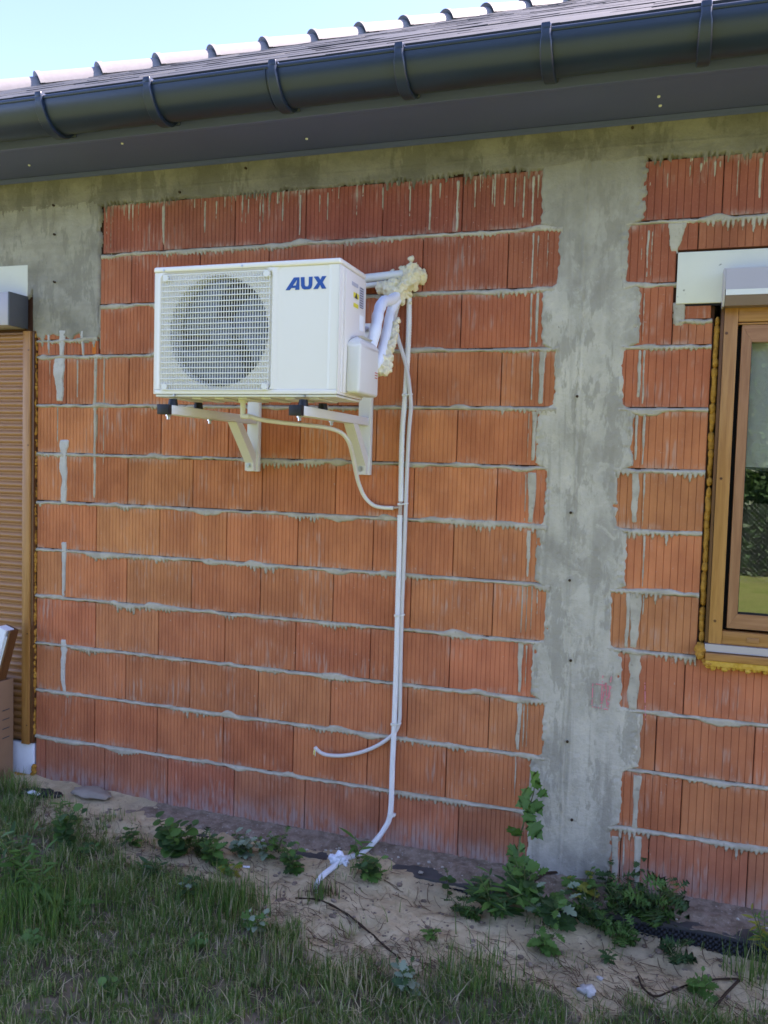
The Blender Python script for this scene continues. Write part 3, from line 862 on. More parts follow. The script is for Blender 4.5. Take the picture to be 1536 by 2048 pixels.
# ------------------------------------------------------------------ foundation
boxes('foundation_ledge', [((-2.2, LEDGE_Y, -0.6), (8.2, 0.019, -0.022))], M_LEDGE, house)
def dust_h_grid():
    ax = np.arange(-0.9, 4.2, 0.012); ay = np.arange(LEDGE_Y - 0.004, 0.016, 0.010)
    X, Y = np.meshgrid(ax, ay)
    cover = fbm(X * 6, Y * 9, 3, 81) + (Y - LEDGE_Y) * 5.0 - 0.66 + sstep(0.9, 0.0, X) * 0.35
    Z = -0.024 + np.clip(cover, -0.05, 0.5) * 0.045 + (fbm(X * 40, Y * 40, 2, 82) - 0.5) * 0.008 + sstep(-0.05, 0.0, Y) * 0.010 * fbm(X * 30, Y * 30, 2, 83)
    V = np.stack([X, Y, Z], -1).reshape(-1, 3); idx = np.arange(X.size).reshape(X.shape)
    q = np.stack([idx[:-1, :-1], idx[:-1, 1:], idx[1:, 1:], idx[1:, :-1]], -1).reshape(-1, 4)
    q = q[Z.ravel()[q].max(1) > -0.0225]
    return mesh_np('dust_layer', V, q, M_DUST)
def make_dust():
    m = Mat('mortar_dust', rough=0.95, spec=0.1)
    c = m.mix(m.rng(m.noise(18, 5, 0.7), 0.35, 0.65), (0.17, 0.125, 0.085), (0.30, 0.23, 0.165))
    c = m.mix(m.math('MULTIPLY', m.rng(m.noise(70, 3), 0.6, 0.7), 0.6), c, (0.40, 0.36, 0.30))
    m.color(c); m.bump(m.noise(110, 4), 0.5, 0.008); return m.m
M_DUST = make_dust()
link('dust_layer', dust_h_grid(), house, kind='stuff')
bm = bmesh.new()
for i in range(320):
    x = rng.uniform(-0.3, 3.6); y = rng.choice([rng.uniform(-0.035, -0.004), rng.uniform(-0.19, -0.01)]); s = rng.uniform(0.003, 0.011)
    if x > 2.6 and rng.random() < 0.5: y = rng.uniform(-0.05, -0.004); s *= 1.5
    q = bmesh.ops.create_icosphere(bm, subdivisions=1, radius=s)
    for v in q['verts']: v.co = Vector((x + v.co.x * rng.uniform(0.7, 1.5), y + v.co.y * rng.uniform(0.7, 1.4), -0.010 + v.co.z * 0.7))
link('mortar_crumbs', finish(bm, 'mortar_crumbs', M_MORTAR), house, kind='stuff')
# dimpled drainage membrane in front of the ledge
def membrane_h(X, Z):
    p = 0.021
    a = np.cos(2 * np.pi * X / p) * np.cos(2 * np.pi * Z / p)
    top = -0.030 + (vnoise(X * 3, 0 * X, 85) - 0.5) * 0.012
    return np.where(Z < top, 0.0, -1.0) + 0.008 * sstep(0.25, 0.9, np.abs(a)) * np.sign(a)
V, F = hfield_arrays(0.6, 4.2, -0.26, -0.018, 0.0042, 0.0042, membrane_h, -0.5)
ok = (V[F][:, :, 1] < 0.5).all(1); F = F[ok]
V[:, 1] += LEDGE_Y - 0.016 - 0.012 * vnoise(V[:, 0] * 2, V[:, 0] * 0, 86)
link('dimpled_membrane', mesh_np('dimpled_membrane', V, F, M_BITUMEN), house)

# ------------------------------------------------------------------ roof
TP = 0.550; EY, EZ, HX = -0.49, 3.323, -2.5
SL = math.sqrt(1 + TP * TP); ANG = math.atan(TP)
RIDGE_Y = 4.0; RT = RIDGE_Y - EY
def deck():
    d = -0.028
    rz = EZ + RT * TP + d; e = EZ + d
    V = [(HX, EY, e), (9, EY, e), (9, RIDGE_Y, rz), (HX + RT, RIDGE_Y, rz), (HX, EY + 2 * RT, e), (9, EY + 2 * RT, e)]
    F = [(0, 1, 2, 3), (0, 3, 4), (3, 2, 5, 4)]
    n = len(V); V2 = [(x, y, z - 0.03) for x, y, z in V]
    F2 = [tuple(i + n for i in f[::-1]) for f in F]
    loop = [0, 1, 2, 5, 4]
    side = [(b, a, a + n, b + n) for a, b in zip(loop, loop[1:] + loop[:1])]
    me = bpy.data.meshes.new('roof'); me.from_pydata(V + V2, [], F + F2 + side); me.materials.append(M_TILE)
    return link('roof', me, house)
roof = deck()
TW, TE = 0.300, 0.34
def tile_mesh():
    bm = bmesh.new()
    add_box(bm, (0.0003, -0.012, -0.018), (TW - 0.0003, 0.40, 0.0), 0.0)
    me = finish(bm, 'roof_tile', M_TILE, 35); return me
TM = tile_mesh()
camM = cam.matrix_world.inverted()
def in_view(p):
    q = camM @ Vector(p)
    if q.z > -0.1: return False
    f = 1679.85; x = 768 + f * q.x / -q.z; y = 1024 - f * q.y / -q.z
    return -120 < x < 1600 and y > -60
tiles = []
for k in range(0, 15):
    s = k * TE / SL
    y = EY + s; z = EZ + s * TP + 0.012
    xl = HX + s
    x = xl + 0.02 + (0.15 if k % 2 else 0.0)
    while x < 8.9:
        tiles.append((x, y, z, in_view((x + 0.15, y, z)))); x += TW
vis = [t for t in tiles if t[3]]; hid = [t for t in tiles if not t[3]]
vis.sort(key=lambda t: (Vector(t[:3]) - cam.location).length)
hid += vis[280:]; vis = vis[:280]
tilt = ANG - math.radians(0.35)
for x, y, z, _ in vis:
    link('roof_tile', TM, roof, (x, y, z + rng.uniform(0, 0.002)), (tilt + rng.uniform(-0.006, 0.006), rng.uniform(-0.008, 0.008), rng.uniform(-0.004, 0.004)))
tv = np.array([v.co for v in TM.vertices]); tf = [tuple(p.vertices) for p in TM.polygons]
V = []; F = []
Rx = np.array(Matrix.Rotation(tilt, 3, 'X'))
for x, y, z, _ in hid:
    o = len(V); V += [tuple(a) for a in (tv @ Rx.T + np.array([x, y, z]))]; F += [tuple(i + o for i in f) for f in tf]
me = bpy.data.meshes.new('roof_tile_field'); me.from_pydata(V, [], F); me.materials.append(M_TILE)
link('roof_tile_field', me, roof, kind='stuff')
def hip_mesh():
    V = []; F = []; n = 14; L = 0.47
    for (t, r) in ((0, 0.118), (0.030, 0.116), (0.031, 0.109), (L, 0.096)):
        for i in range(n + 1):
            a = math.pi * i / n
            V.append((r * math.cos(a), t, r * math.sin(a) * 0.92))
    for (t, r) in ((L, 0.070), (0.0, 0.086)):
        for i in range(n + 1):
            a = math.pi * i / n
            V.append((r * math.cos(a), t, r * math.sin(a) * 0.92))
    m = n + 1; K = 6
    for j in range(K):
        jj = (j + 1) % K
        for i in range(n): F.append((j * m + i, j * m + i + 1, jj * m + i + 1, jj * m + i))
    me = bpy.data.meshes.new('hip_tile'); me.from_pydata(V, [], F); me.materials.append(M_HIP); me.materials.append(M_HIPSHADE)
    mi = []
    for j in range(K): mi += [1 if j in (K - 1, K - 2) else 0] * n  # lower end face and hollow coloured dark to stand for their shade
    me.polygons.foreach_set('material_index', np.array(mi, np.int32))
    me.polygons.foreach_set('use_smooth', np.full(len(me.polygons), True)); me.set_sharp_from_angle(angle=math.radians(40)); me.update()
    return me
HM = hip_mesh()
hd = Vector((1, 1, TP)).normalized()
hside = Vector((0, 0, 1)).cross(hd).normalized(); hup = hd.cross(-hside).normalized()
if hup.z < 0: hup = -hup
xa = hd.cross(hup).normalized()
base_rot = Matrix((xa, hd, hup)).transposed()
for k in range(-5, 12):
    t = 1.374 + k * 0.2613
    P = Vector((HX + t, EY + t, EZ - 0.034 + t * TP))
    o = link('hip_tile', HM, roof)
    R = base_rot @ Matrix.Rotation(-math.radians(1.8), 3, 'X')
    M = R.to_4x4(); M.translation = P + hup * 0.012
    o.matrix_world = M

# eaves: flashing, gutter, fascia and soffit
prism('eaves_flashing', [(-0.545, 3.262), (-0.503, 3.300), (-0.43, 3.300), (-0.43, 3.292), (-0.500, 3.292), (-0.540, 3.256)], 'x', -2.5, 9.0, M_FLASH, house)
GC = (-0.500, 3.253); GR = 0.105
prof = []
for i in range(25):
    a = math.pi + math.pi * i / 24
    prof.append((GC[0] + GR * math.cos(a), GC[1] + GR * math.sin(a)))
inner = []
for i in range(25):
    a = 2 * math.pi - math.pi * i / 24
    inner.append((GC[0] + (GR - 0.004) * math.cos(a), GC[1] + (GR - 0.004) * math.sin(a)))
bead = [(GC[0] - GR + 0.004 + 0.010 * math.cos(a), GC[1] + 0.006 + 0.010 * math.sin(a)) for a in [math.radians(d) for d in (20, 55, 90, 125, 160, 195, 225)]]
gutter = prism('gutter', prof + inner + bead, 'x', -2.55, 9.0, M_GUTTER, house, 50)
for x0 in (0.42,):
    out = [(GC[0] + (GR + 0.0035) * math.cos(a), GC[1] + (GR + 0.0035) * math.sin(a)) for a in [math.pi + math.pi * i / 20 for i in range(21)]]
    inn = [(GC[0] + (GR + 0.0005) * math.cos(a), GC[1] + (GR + 0.0005) * math.sin(a)) for a in [2 * math.pi - math.pi * i / 20 for i in range(21)]]
    prism('gutter_joint', out + inn, 'x', (1.210, -0.600, 3.308)[0], (1.210, -0.600, 3.308)[0] + 0.006, M_GUTTER, gutter)
def bracket_mesh():
    bm = bmesh.new()
    N = 22; rows_ = []
    for i in range(N + 1):
        f = i / N; a = math.radians(168) + math.radians(160) * f
        ro = GR + 0.017; ri = GR + 0.001
        w = 0.017 if f < 0.15 else 0.017 + 0.006 * math.sin(f * 3.1)
        c, s = math.cos(a), math.sin(a)
        rows_.append([bm.verts.new((dx, GC[0] + r * c, GC[1] + r * s)) for dx, r in ((-w, ri), (-w, ro - 0.004), (-w + 0.004, ro), (w - 0.004, ro), (w, ro - 0.004), (w, ri))])
    for a, b in zip(rows_[:-1], rows_[1:]):
        for k in range(6): bm.faces.new((a[k], a[(k + 1) % 6], b[(k + 1) % 6], b[k]))
    bm.faces.new(rows_[0]); bm.faces.new(rows_[-1][::-1])
    add_box(bm, (-0.017, GC[0] - GR - 0.018, GC[1] + 0.0), (0.017, GC[0] - GR + 0.022, GC[1] + 0.026), 0.006, 2)
    add_box(bm, (-0.020, -0.404, GC[1] - 0.085), (0.020, -0.392, GC[1] + 0.03), 0.004, 1)
    return finish(bm, 'gutter_bracket', M_GUTTER, 40)
BMESH = bracket_mesh()
for x in (-1.96, -1.43, -0.90, -0.375, 0.158, 0.691, 1.250, 1.758, 2.289, 2.806, 3.33, 3.86, 4.39, 4.92, 5.45, 5.98, 6.51, 7.04, 7.57, 8.1):
    link('gutter_bracket', BMESH, gutter, (x, 0, 0))
box('fascia_board', (-2.5, -0.392, 3.150), (9.0, -0.368, 3.29), M_SOFFIT, house, 0.003)
soffit = box('soffit', (-2.5, -0.366, 3.163), (9.0, 0.019, 3.185), M_SOFFIT, house)
prism('soffit_trim', [(-0.002, 3.161), (-0.002, 3.146), (-0.012, 3.140), (-0.022, 3.146), (-0.024, 3.1605)], 'x', -2.5, 9.0, M_SOFFIT, soffit)
for x, y in ((-0.28, -0.17), (1.19, -0.145), (2.66, -0.20), (2.665, -0.115), (0.35, -0.30), (-0.43, -0.21)):
    bm = bmesh.new(); add_cyl(bm, (x, y, 3.158), (x, y, 3.1635), 0.0055, 0.0065, 10)
    link('screw_head', finish(bm, 'screw_head', M_WHITE2), soffit)

# ------------------------------------------------------------------ the window on the right
FX = (2.941, -0.020, 2.037)[0]; FX1 = (2.991, -0.020, 2.037)[0]; FB = (3.013, -0.020, 1.065)[2]; FT = (2.950, -0.020, 2.404)[2]
SX = (3.008, -0.006, 2.038)[0]; SX1 = (3.045, -0.006, 2.038)[0]; SB = (3.057, -0.006, 1.131)[2]; SB1 = (3.091, -0.006, 1.190)[2]
ST = (3.036, -0.006, 2.330)[2]; ST1 = (3.039, -0.006, 2.264)[2]
WR = 3.86
window = empty('window', (FX, 0, FB)); window.parent = house
window.location = (0, 0, 0)
for x0 in (FX, WR - (FX1 - FX)): box('frame_post', (x0, -0.02, FB), (x0 + FX1 - FX, 0.05, FT), M_WOODZ, window, 0.0015)
fr0, fr1 = FX1 + 0.001, WR - (FX1 - FX) - 0.001
box('frame_rail', (fr0, -0.017, FB), (fr1, 0.05, SB - 0.012), M_WOODX, window, 0.0015)
box('frame_rail', (fr0, -0.017, ST + 0.012), (fr1, 0.05, FT), M_WOODX, window, 0.0015)
box('drip_bead', (fr0, -0.010, ST + 0.002), (fr1, 0.01, ST + 0.009), M_WOODX, window, 0.0015)
boxes('frame_edge', [((FX - 0.0125, -0.016, FB + 0.004), (FX - 0.0015, 0.05, FT))], M_WOODD, window)
def mitre(name, axis, pts, mat):
    return prism(name, pts, 'y', -0.006, 0.045, mat, window, 35)
SR0 = WR - (SX1 - FX); SR1 = WR - (SX - FX)
mitre('sash_stile', 'y', [(SX, SB), (SX1, SB1), (SX1, ST1), (SX, ST)], M_SASH)
mitre('sash_stile', 'y', [(SR0, SB1), (SR1, SB), (SR1, ST), (SR0, ST1)], M_SASH)
mitre('sash_rail', 'y', [(SX + 0.0008, SB), (SR1 - 0.0008, SB), (SR0, SB1 - 0.0008), (SX1, SB1 - 0.0008)], M_SASHX)
mitre('sash_rail', 'y', [(SX1, ST1 + 0.0008), (SR0, ST1 + 0.0008), (SR1 - 0.0008, ST), (SX + 0.0008, ST)], M_SASHX)
boxes('sash_shadow_strip', [((FX1 + 0.0012, 0.030, SB - 0.011), (SX - 0.0005, 0.044, ST + 0.0015))], M_GAPSHADE, window)  # solid dark strip paints the shade between post and sash
box('glass_pane', (SX1 - 0.004, 0.012, SB1 - 0.004), (SR0 + 0.004, 0.016, ST1 + 0.004), M_GLASS, window)
boxes('glazing_seal', [((SX1, 0.006, SB1), (SR0, 0.0115, SB1 + 0.006)), ((SX1, 0.006, SB1 + 0.0065), (SX1 + 0.003, 0.0115, ST1))], M_BLACK, window)
blind = box('roller_blind', (SX1 - 0.01, 0.062, (3.087, 0.062, 1.775)[2]), (SR0 + 0.01, 0.064, ST1 + 0.02), M_BLIND, window)
box('blind_bar', (SX1 - 0.01, 0.058, (3.088, 0.062, 1.767)[2] - 0.006), (SR0 + 0.01, 0.068, (3.087, 0.062, 1.775)[2] - 0.0005), M_ALUD, blind)
box('drain_cap', ((3.083, -0.020, 1.102)[0], -0.022, (3.084, -0.020, 1.080)[2]), ((3.127, -0.020, 1.106)[0], -0.0165, (3.083, -0.020, 1.100)[2]), M_SLAT, window, 0.0015)
for px in ((2.941, 2.298), (2.948, 1.727), (2.952, 1.157)):
    bm = bmesh.new(); add_cyl(bm, (px[0] + 0.010, -0.0222, px[1]), (px[0] + 0.010, -0.018, px[1]), 0.0055, 0.006, 10)
    link('wood_plug', finish(bm, 'wood_plug', M_WOODD), window)
box('sill_profile', (FX - 0.012, -0.030, (3.005, -0.030, 1.034)[2]), (WR, 0.05, (3.004, -0.030, 1.064)[2]), M_ALU, window)
sy = -0.05
sx0 = (2.932, -0.050, 1.023)[0]
box('sill_board', (sx0, sy, (2.968, -0.050, 1.002)[2]), (WR, 0.018, (2.967, -0.050, 1.032)[2] - 0.0015), M_WOODX, window, 0.0015)
sf = box('sill_foam', (sx0 + 0.002, sy + 0.004, (2.969, -0.050, 0.978)[2]), (WR, 0.018, (2.968, -0.050, 1.002)[2] - 0.001), M_FRESHY, window, 0.003)
zb = (2.970, -0.050, 0.974)[2]
bl = []
for i in range(46):
    bl.append(((sx0 + 0.012 + i * 0.019 + rng.uniform(-0.006, 0.006), sy + 0.016 + rng.uniform(-0.004, 0.012), zb + rng.uniform(-0.003, 0.004)), rng.uniform(0.007, 0.014)))
link('foam_beads', lumps_mesh('foam_beads', bl, M_FRESHY, 0.25, sub=2, seed=3), window)
fb = (2.912, -0.030, 1.031)
link('foam_blob', lumps_mesh('foam_blob', [((fb[0], -0.02, fb[2] + 0.008), (0.021, 0.02, 0.027)), ((fb[0] + 0.003, -0.022, fb[2] - 0.014), (0.020, 0.018, 0.02)), ((fb[0] + 0.03, -0.035, fb[2] - 0.045), (0.018, 0.014, 0.012)), ((fb[0] + 0.018, -0.03, fb[2] - 0.034), (0.012, 0.012, 0.010))], M_OCHRE, 0.22, sub=3, seed=9), window)
bl = []
z = FB + 0.02
while z < FT - 0.03:
    bl.append(((FX - 0.0245 + rng.uniform(-0.002, 0.002), 0.010 + rng.uniform(-0.004, 0.006), z), (rng.uniform(0.010, 0.0135), 0.012, rng.uniform(0.018, 0.040)))); z += rng.uniform(0.025, 0.045)
link('foam_strip', lumps_mesh('foam_strip', bl, M_OCHRE, 0.18, sub=2, seed=4), window)
# roller shutter box over it and the insulation board behind the box
bx = (2.935, -0.090, 2.490)[0]
zt, zs0, zs1, zb2 = (2.933, -0.090, 2.534)[2], (2.937, -0.090, 2.454)[2], (2.938, -0.090, 2.431)[2], (2.941, -0.070, 2.395)[2]
sbx = prism('shutter_box', [(-0.012, zt), (-0.09, zt), (-0.09, zs0 + 0.001), (-0.012, zs0 + 0.001)], 'x', bx, 4.25, M_ALU, house)
prism('box_strip', [(-0.012, zs0), (-0.0925, zs0), (-0.0925, zs1 + 0.001), (-0.012, zs1 + 0.001)], 'x', bx + 0.002, 4.25, M_WHITE2, sbx)
prism('box_soffit', [(-0.012, zs1), (-0.091, zs1), (-0.072, zb2), (-0.012, zb2)], 'x', bx + 0.001, 4.25, M_ALUB, sbx)
ecap = prism('end_cap', [(-0.010, zt + 0.002), (-0.088, zt + 0.001), (-0.090, zs1), (-0.070, zb2 - 0.002), (-0.010, zb2 - 0.002)], 'x', bx - 0.008, bx - 0.0005, M_ALU, sbx)
za, zb3 = 2.623, 2.420
ins = box('insulation_board', (2.757, -0.011, zb3), (4.35, 0.019, za), M_XPS, house, 0.003)
boxes('board_shadow_strip', [((2.760, -0.001, zb3 - 0.009), (4.35, 0.0185, zb3 - 0.0005))], M_GAPSHADE, ins)  # dark strip stands in for the shadow line below the board

# ------------------------------------------------------------------ the shuttered opening on the left
RX0, RX1 = (-0.440, -0.030, 1.506)[0], (-0.392, -0.030, 1.508)[0]
zt = (-0.457, -0.030, 2.382)[2]; zb4 = (-0.414, -0.030, 0.219)[2]
shutter = box('roller_shutter', (-1.45, 0.012, zb4), (RX0 + 0.002, 0.018, zt), M_SLAT, house)
def slat_mesh():
    h = 0.0385; w = RX0 - 0.001 + 1.44
    pr = [(0.0, 0.010), (0.0, -0.001)]
    for i in range(9):
        a = i / 8; pr.append((0.003 + a * (h - 0.009), -0.001 - 0.0075 * math.sin(math.pi * a) ** 0.8))
    pr += [(h - 0.004, 0.0025), (h, 0.0025), (h, 0.010)]
    bm = bmesh.new()
    A = [bm.verts.new((0, y, z)) for z, y in pr]; B = [bm.verts.new((w, y, z)) for z, y in pr]
    n = len(A); bm.faces.new(A); bm.faces.new(B[::-1])
    for i in range(n): bm.faces.new((A[i], B[i], B[(i + 1) % n], A[(i + 1) % n]))
    return finish(bm, 'slat', M_SLAT, 30)
SM = slat_mesh()
z = zb4
while z < zt - 0.02:
    link('slat', SM, shutter, (-1.44, 0, z)); z += 0.0385
boxes('guide_rail', [((RX0, -0.030, zb4 - 0.012), (RX1, 0.018, zt))], M_WOODZ, shutter, 0.003)
boxes('rail_edge', [((RX1 + 0.0005, -0.020, zb4 - 0.004), (RX1 + 0.016, 0.018, zt))], M_WOODD, shutter)
for zz in ((-0.422, -0.030, 1.793)[2], (-0.417, -0.030, 0.801)[2], (-0.415, -0.030, 0.311)[2], (-0.425, -0.030, 2.284)[2]):
    bm = bmesh.new(); add_cyl(bm, (RX1 - 0.010, -0.0325, zz), (RX1 - 0.010, -0.029, zz), 0.004, 0.0045, 8)
    link('rail_screw', finish(bm, 'rail_screw', M_WOODD), shutter)
bl = []; z = 0.27
while z < zt + 0.02:
    bl.append(((X_L - 0.014 + rng.uniform(-0.003, 0.003), 0.002 + rng.uniform(-0.006, 0.004), z), (rng.uniform(0.011, 0.017), 0.013, rng.uniform(0.012, 0.026)))); z += rng.uniform(0.014, 0.026)
link('foam_strip', lumps_mesh('foam_strip', bl, M_OCHRE, 0.3, sub=2, seed=14), shutter)
lx = -0.428
z1, z0 = 2.561, 2.396
lb = box('shutter_box', (-1.5, -0.135, z0), (lx - 0.012, -0.001, z1), M_ALU, house, 0.002)
box('end_cap', (lx - 0.0115, -0.135, z0 - 0.002), (lx - 0.002, -0.001, z1 + 0.002), M_ALUD, lb, 0.002)
ib = box('insulation_board', (-1.55, -0.009, z1 + 0.003), (lx - 0.002, 0.0185, 2.724), M_XPS, house, 0.003)
box('insulation_board', (-0.62, -0.005, 0.035), (X_L - 0.008, 0.018, zb4 - 0.014), M_EPS, house, 0.004)
bl = []
for i in range(16):
    bl.append(((-0.60 + i * 0.0155, -0.006 + rng.uniform(-0.006, 0.004), 0.022 + rng.uniform(-0.004, 0.004)), (0.016, 0.014, rng.uniform(0.010, 0.014))))
for i in range(5): bl.append(((X_L - 0.004 + rng.uniform(-0.006, 0.004), -0.008, 0.028 + i * 0.014), (0.013, 0.013, 0.013)))
link('foam_bead', lumps_mesh('foam_bead', bl, M_OCHRE, 0.3, sub=2, seed=15), house)

gz = lambda x, y: float(ground_z(x, y))
def at_ground(xy, dz=0.0): return (xy[0], xy[1], gz(xy[0], xy[1]) + dz)
# ------------------------------------------------------------------ the air conditioner and its brackets
AX0, AX1, AY0, AY1, AZ0, AZ1 = 0.823, 1.600, -0.740, -0.470, 1.984, 2.486
ac = empty('air_conditioner', (AX0, AY1, AZ0)); 
tag(ac, 'white outdoor air conditioner unit with round fan grille held off the brick wall', 'air conditioner')
def sub(o, par):
    """parent while keeping the place in the world"""
    o.parent = par; o.matrix_parent_inverse = par.matrix_world.inverted() if par.type != 'EMPTY' else Matrix.Translation(par.location).inverted(); return o
def acpart(o): return sub(o, ac)
GX0, GX1 = (0.855, -0.740, 2.244)[0], (1.331, -0.740, 2.233)[0]; GZ0, GZ1 = (1.106, -0.740, 2.002)[2], (1.097, -0.740, 2.462)[2]
FCX, FCZ, FR = (1.102, -0.740, 2.235)[0], (1.102, -0.740, 2.235)[2], 0.213
def ac_front():
    """front sheet with the round fan opening, a rounded border pressed round it and a blank panel pressed at the right"""
    nx, nz = 190, 126
    xs = np.linspace(AX0 + 0.004, AX1 - 0.004, nx); zs = np.linspace(AZ0 + 0.03, AZ1 - 0.022, nz)
    X, Z = np.meshgrid(xs, zs)
    def rrect(x0, x1, z0, z1, r):
        qx = np.abs(X - (x0 + x1) / 2) - (x1 - x0) / 2 + r; qz = np.abs(Z - (z0 + z1) / 2) - (z1 - z0) / 2 + r
        return np.hypot(np.clip(qx, 0, None), np.clip(qz, 0, None)) + np.minimum(np.maximum(qx, qz), 0) - r
    g = rrect(GX0, GX1, GZ0, GZ1, 0.030)
    p = rrect((1.351, -0.740, 2.233)[0], (1.562, -0.740, 2.228)[0], GZ0 - 0.003, GZ1 + 0.006, 0.022)
    D = 0.008 * sstep(0.003, -0.006, g) - 0.003 * sstep(0.012, 0.004, np.abs(g - 0.004)) + 0.0035 * sstep(0.003, -0.004, p)
    Y = AY0 + 0.0005 + D
    V = np.stack([X, Y, Z], -1).reshape(-1, 3); idx = np.arange(nx * nz).reshape(nz, nx)
    q = np.stack([idx[:-1, :-1], idx[:-1, 1:], idx[1:, 1:], idx[1:, :-1]], -1).reshape(-1, 4)
    c = V[q].mean(1); q = q[np.hypot(c[:, 0] - FCX, c[:, 2] - FCZ) > FR - 0.001]
    return mesh_np('front_panel', V, q, M_WHITE)
acpart(link('front_panel', ac_front()))
# cabinet: sides, top, back, base pan
acpart(boxes('cabinet', [((AX0, AY0 + 0.0008, AZ0 + 0.012), (AX0 + 0.004, AY1, AZ1 - 0.022)), ((AX1 - 0.004, AY0 + 0.0008, AZ0 + 0.012), (AX1, AY1, AZ1 - 0.022)),
                       ((AX0 + 0.0045, AY0 + 0.0008, AZ0 + 0.012), (AX1 - 0.0045, AY0 + 0.006, AZ0 + 0.0296)), ((AX0 + 0.0045, AY1 - 0.004, AZ0 + 0.02), (AX1 - 0.0045, AY1, AZ1 - 0.022))], M_WHITE, None, 0.0015))
acpart(box('top_cover', (AX0 - 0.003, AY0 - 0.003, AZ1 - 0.0215), (AX1 + 0.003, AY1 + 0.002, AZ1), M_WHITE, None, 0.007, 3))
bm = bmesh.new(); add_box(bm, (AX0 + 0.006, AY0 + 0.008, AZ0 + 0.002), (AX1 - 0.006, AY1 - 0.006, AZ0 + 0.0115), 0.002, 1)
for i in range(7): add_box(bm, (AX0 + 0.05 + i * 0.1, AY0 + 0.04, AZ0 - 0.004), (AX0 + 0.09 + i * 0.1, AY1 - 0.04, AZ0 + 0.0018), 0.002, 1)
acpart(link('base_pan', finish(bm, 'base_pan', M_WHITE2, 35)))
# fan well, coil and fan
bm = bmesh.new()
n = 64
prev = None
for (r, y) in ((FR + 0.006, AY0 + 0.0085), (FR, AY0 + 0.010), (FR - 0.006, AY0 + 0.03), (FR - 0.004, AY0 + 0.085)):
    ring = [bm.verts.new((FCX + r * math.cos(2 * math.pi * i / n), y, FCZ + r * math.sin(2 * math.pi * i / n))) for i in range(n)]
    if prev:
        for i in range(n): bm.faces.new((prev[i], prev[(i + 1) % n], ring[(i + 1) % n], ring[i]))
    prev = ring
acpart(link('fan_shroud', finish(bm, 'fan_shroud', M_WHITE2, 50)))
acpart(boxes('coil', [((AX0 + 0.02 + i * 0.0075, AY1 - 0.10, AZ0 + 0.03), (AX0 + 0.0225 + i * 0.0075, AY1 - 0.0045, AZ1 - 0.03)) for i in range(64)], M_COIL, None, kind='stuff'))
fan = acpart(link('fan_hub', finish((lambda b: (add_cyl(b, (FCX, AY0 + 0.03, FCZ), (FCX, AY0 + 0.10, FCZ), 0.048, 0.055, 32), b)[1])(bmesh.new()), 'fan_hub', M_FAN, 40)))
for k in range(3):
    V = []; F = []; nu, nv = 9, 9
    for iu in range(nu):
        r = 0.05 + (FR - 0.066) * iu / (nu - 1)
        for iv in range(nv):
            a = 2 * math.pi * k / 3 + 0.5 + (iv / (nv - 1) - 0.5) * (1.35 + 0.35 * iu / (nu - 1)) - 0.4 * iu / (nu - 1)
            V.append((FCX + r * math.cos(a), AY0 + 0.035 + 0.05 * iv / (nv - 1), FCZ + r * math.sin(a)))
    for iu in range(nu - 1):
        for iv in range(nv - 1):
            b0 = iu * nv + iv; F.append((b0, b0 + 1, b0 + nv + 1, b0 + nv))
    me = bpy.data.meshes.new('fan_blade'); me.from_pydata(V, [], F); me.materials.append(M_FAN); me.polygons.foreach_set('use_smooth', np.full(len(F), True))
    o = link('fan_blade', me); sub(o, ac)
    sm = o.modifiers.new('thick', 'SOLIDIFY'); sm.thickness = 0.004
# wire guard
lst = []
m0 = 0.010
nvw = 42
for i in range(nvw):
    x = GX0 + m0 + (GX1 - GX0 - 2 * m0) * i / (nvw - 1)
    lst.append(((x - 0.0013, AY0 - 0.0045, GZ0 + m0), (x + 0.0013, AY0 - 0.0020, GZ1 - m0)))
nh = 22
for i in range(nh):
    z = GZ0 + m0 + (GZ1 - GZ0 - 2 * m0) * i / (nh - 1)
    lst.append(((GX0 + m0 * 0.6, AY0 - 0.0085, z - 0.0018), (GX1 - m0 * 0.6, AY0 - 0.0046, z + 0.0018)))
acpart(boxes('grille', lst, M_WHITE2, None, kind='stuff'))
bm = bmesh.new()
for (cx, cz) in ((GX0 + 0.022, GZ0 + 0.022), (GX1 - 0.022, GZ0 + 0.022), (GX0 + 0.022, GZ1 - 0.022), (GX1 - 0.022, GZ1 - 0.022)):
    b = bmesh.new(); add_cyl(b, (cx, AY0 + 0.007, cz), (cx, AY0 - 0.010, cz), 0.014, 0.012, 20)
    g = acpart(link('grille_boss', finish(b, 'grille_boss', M_WHITE2, 40)))
bm.free()
for (x, z) in ((0.867, -0.743, 2.472)[::2], (1.205, -0.743, 2.474)[::2], (0.919, -0.743, 1.991)[::2], (1.472, -0.743, 1.989)[::2]):
    b = bmesh.new(); add_cyl(b, (x, AY0 + 0.004, z), (x, AY0 - 0.0055, z), 0.0042, 0.0038, 12)
    acpart(link('screw', finish(b, 'screw', M_STEEL, 40)))
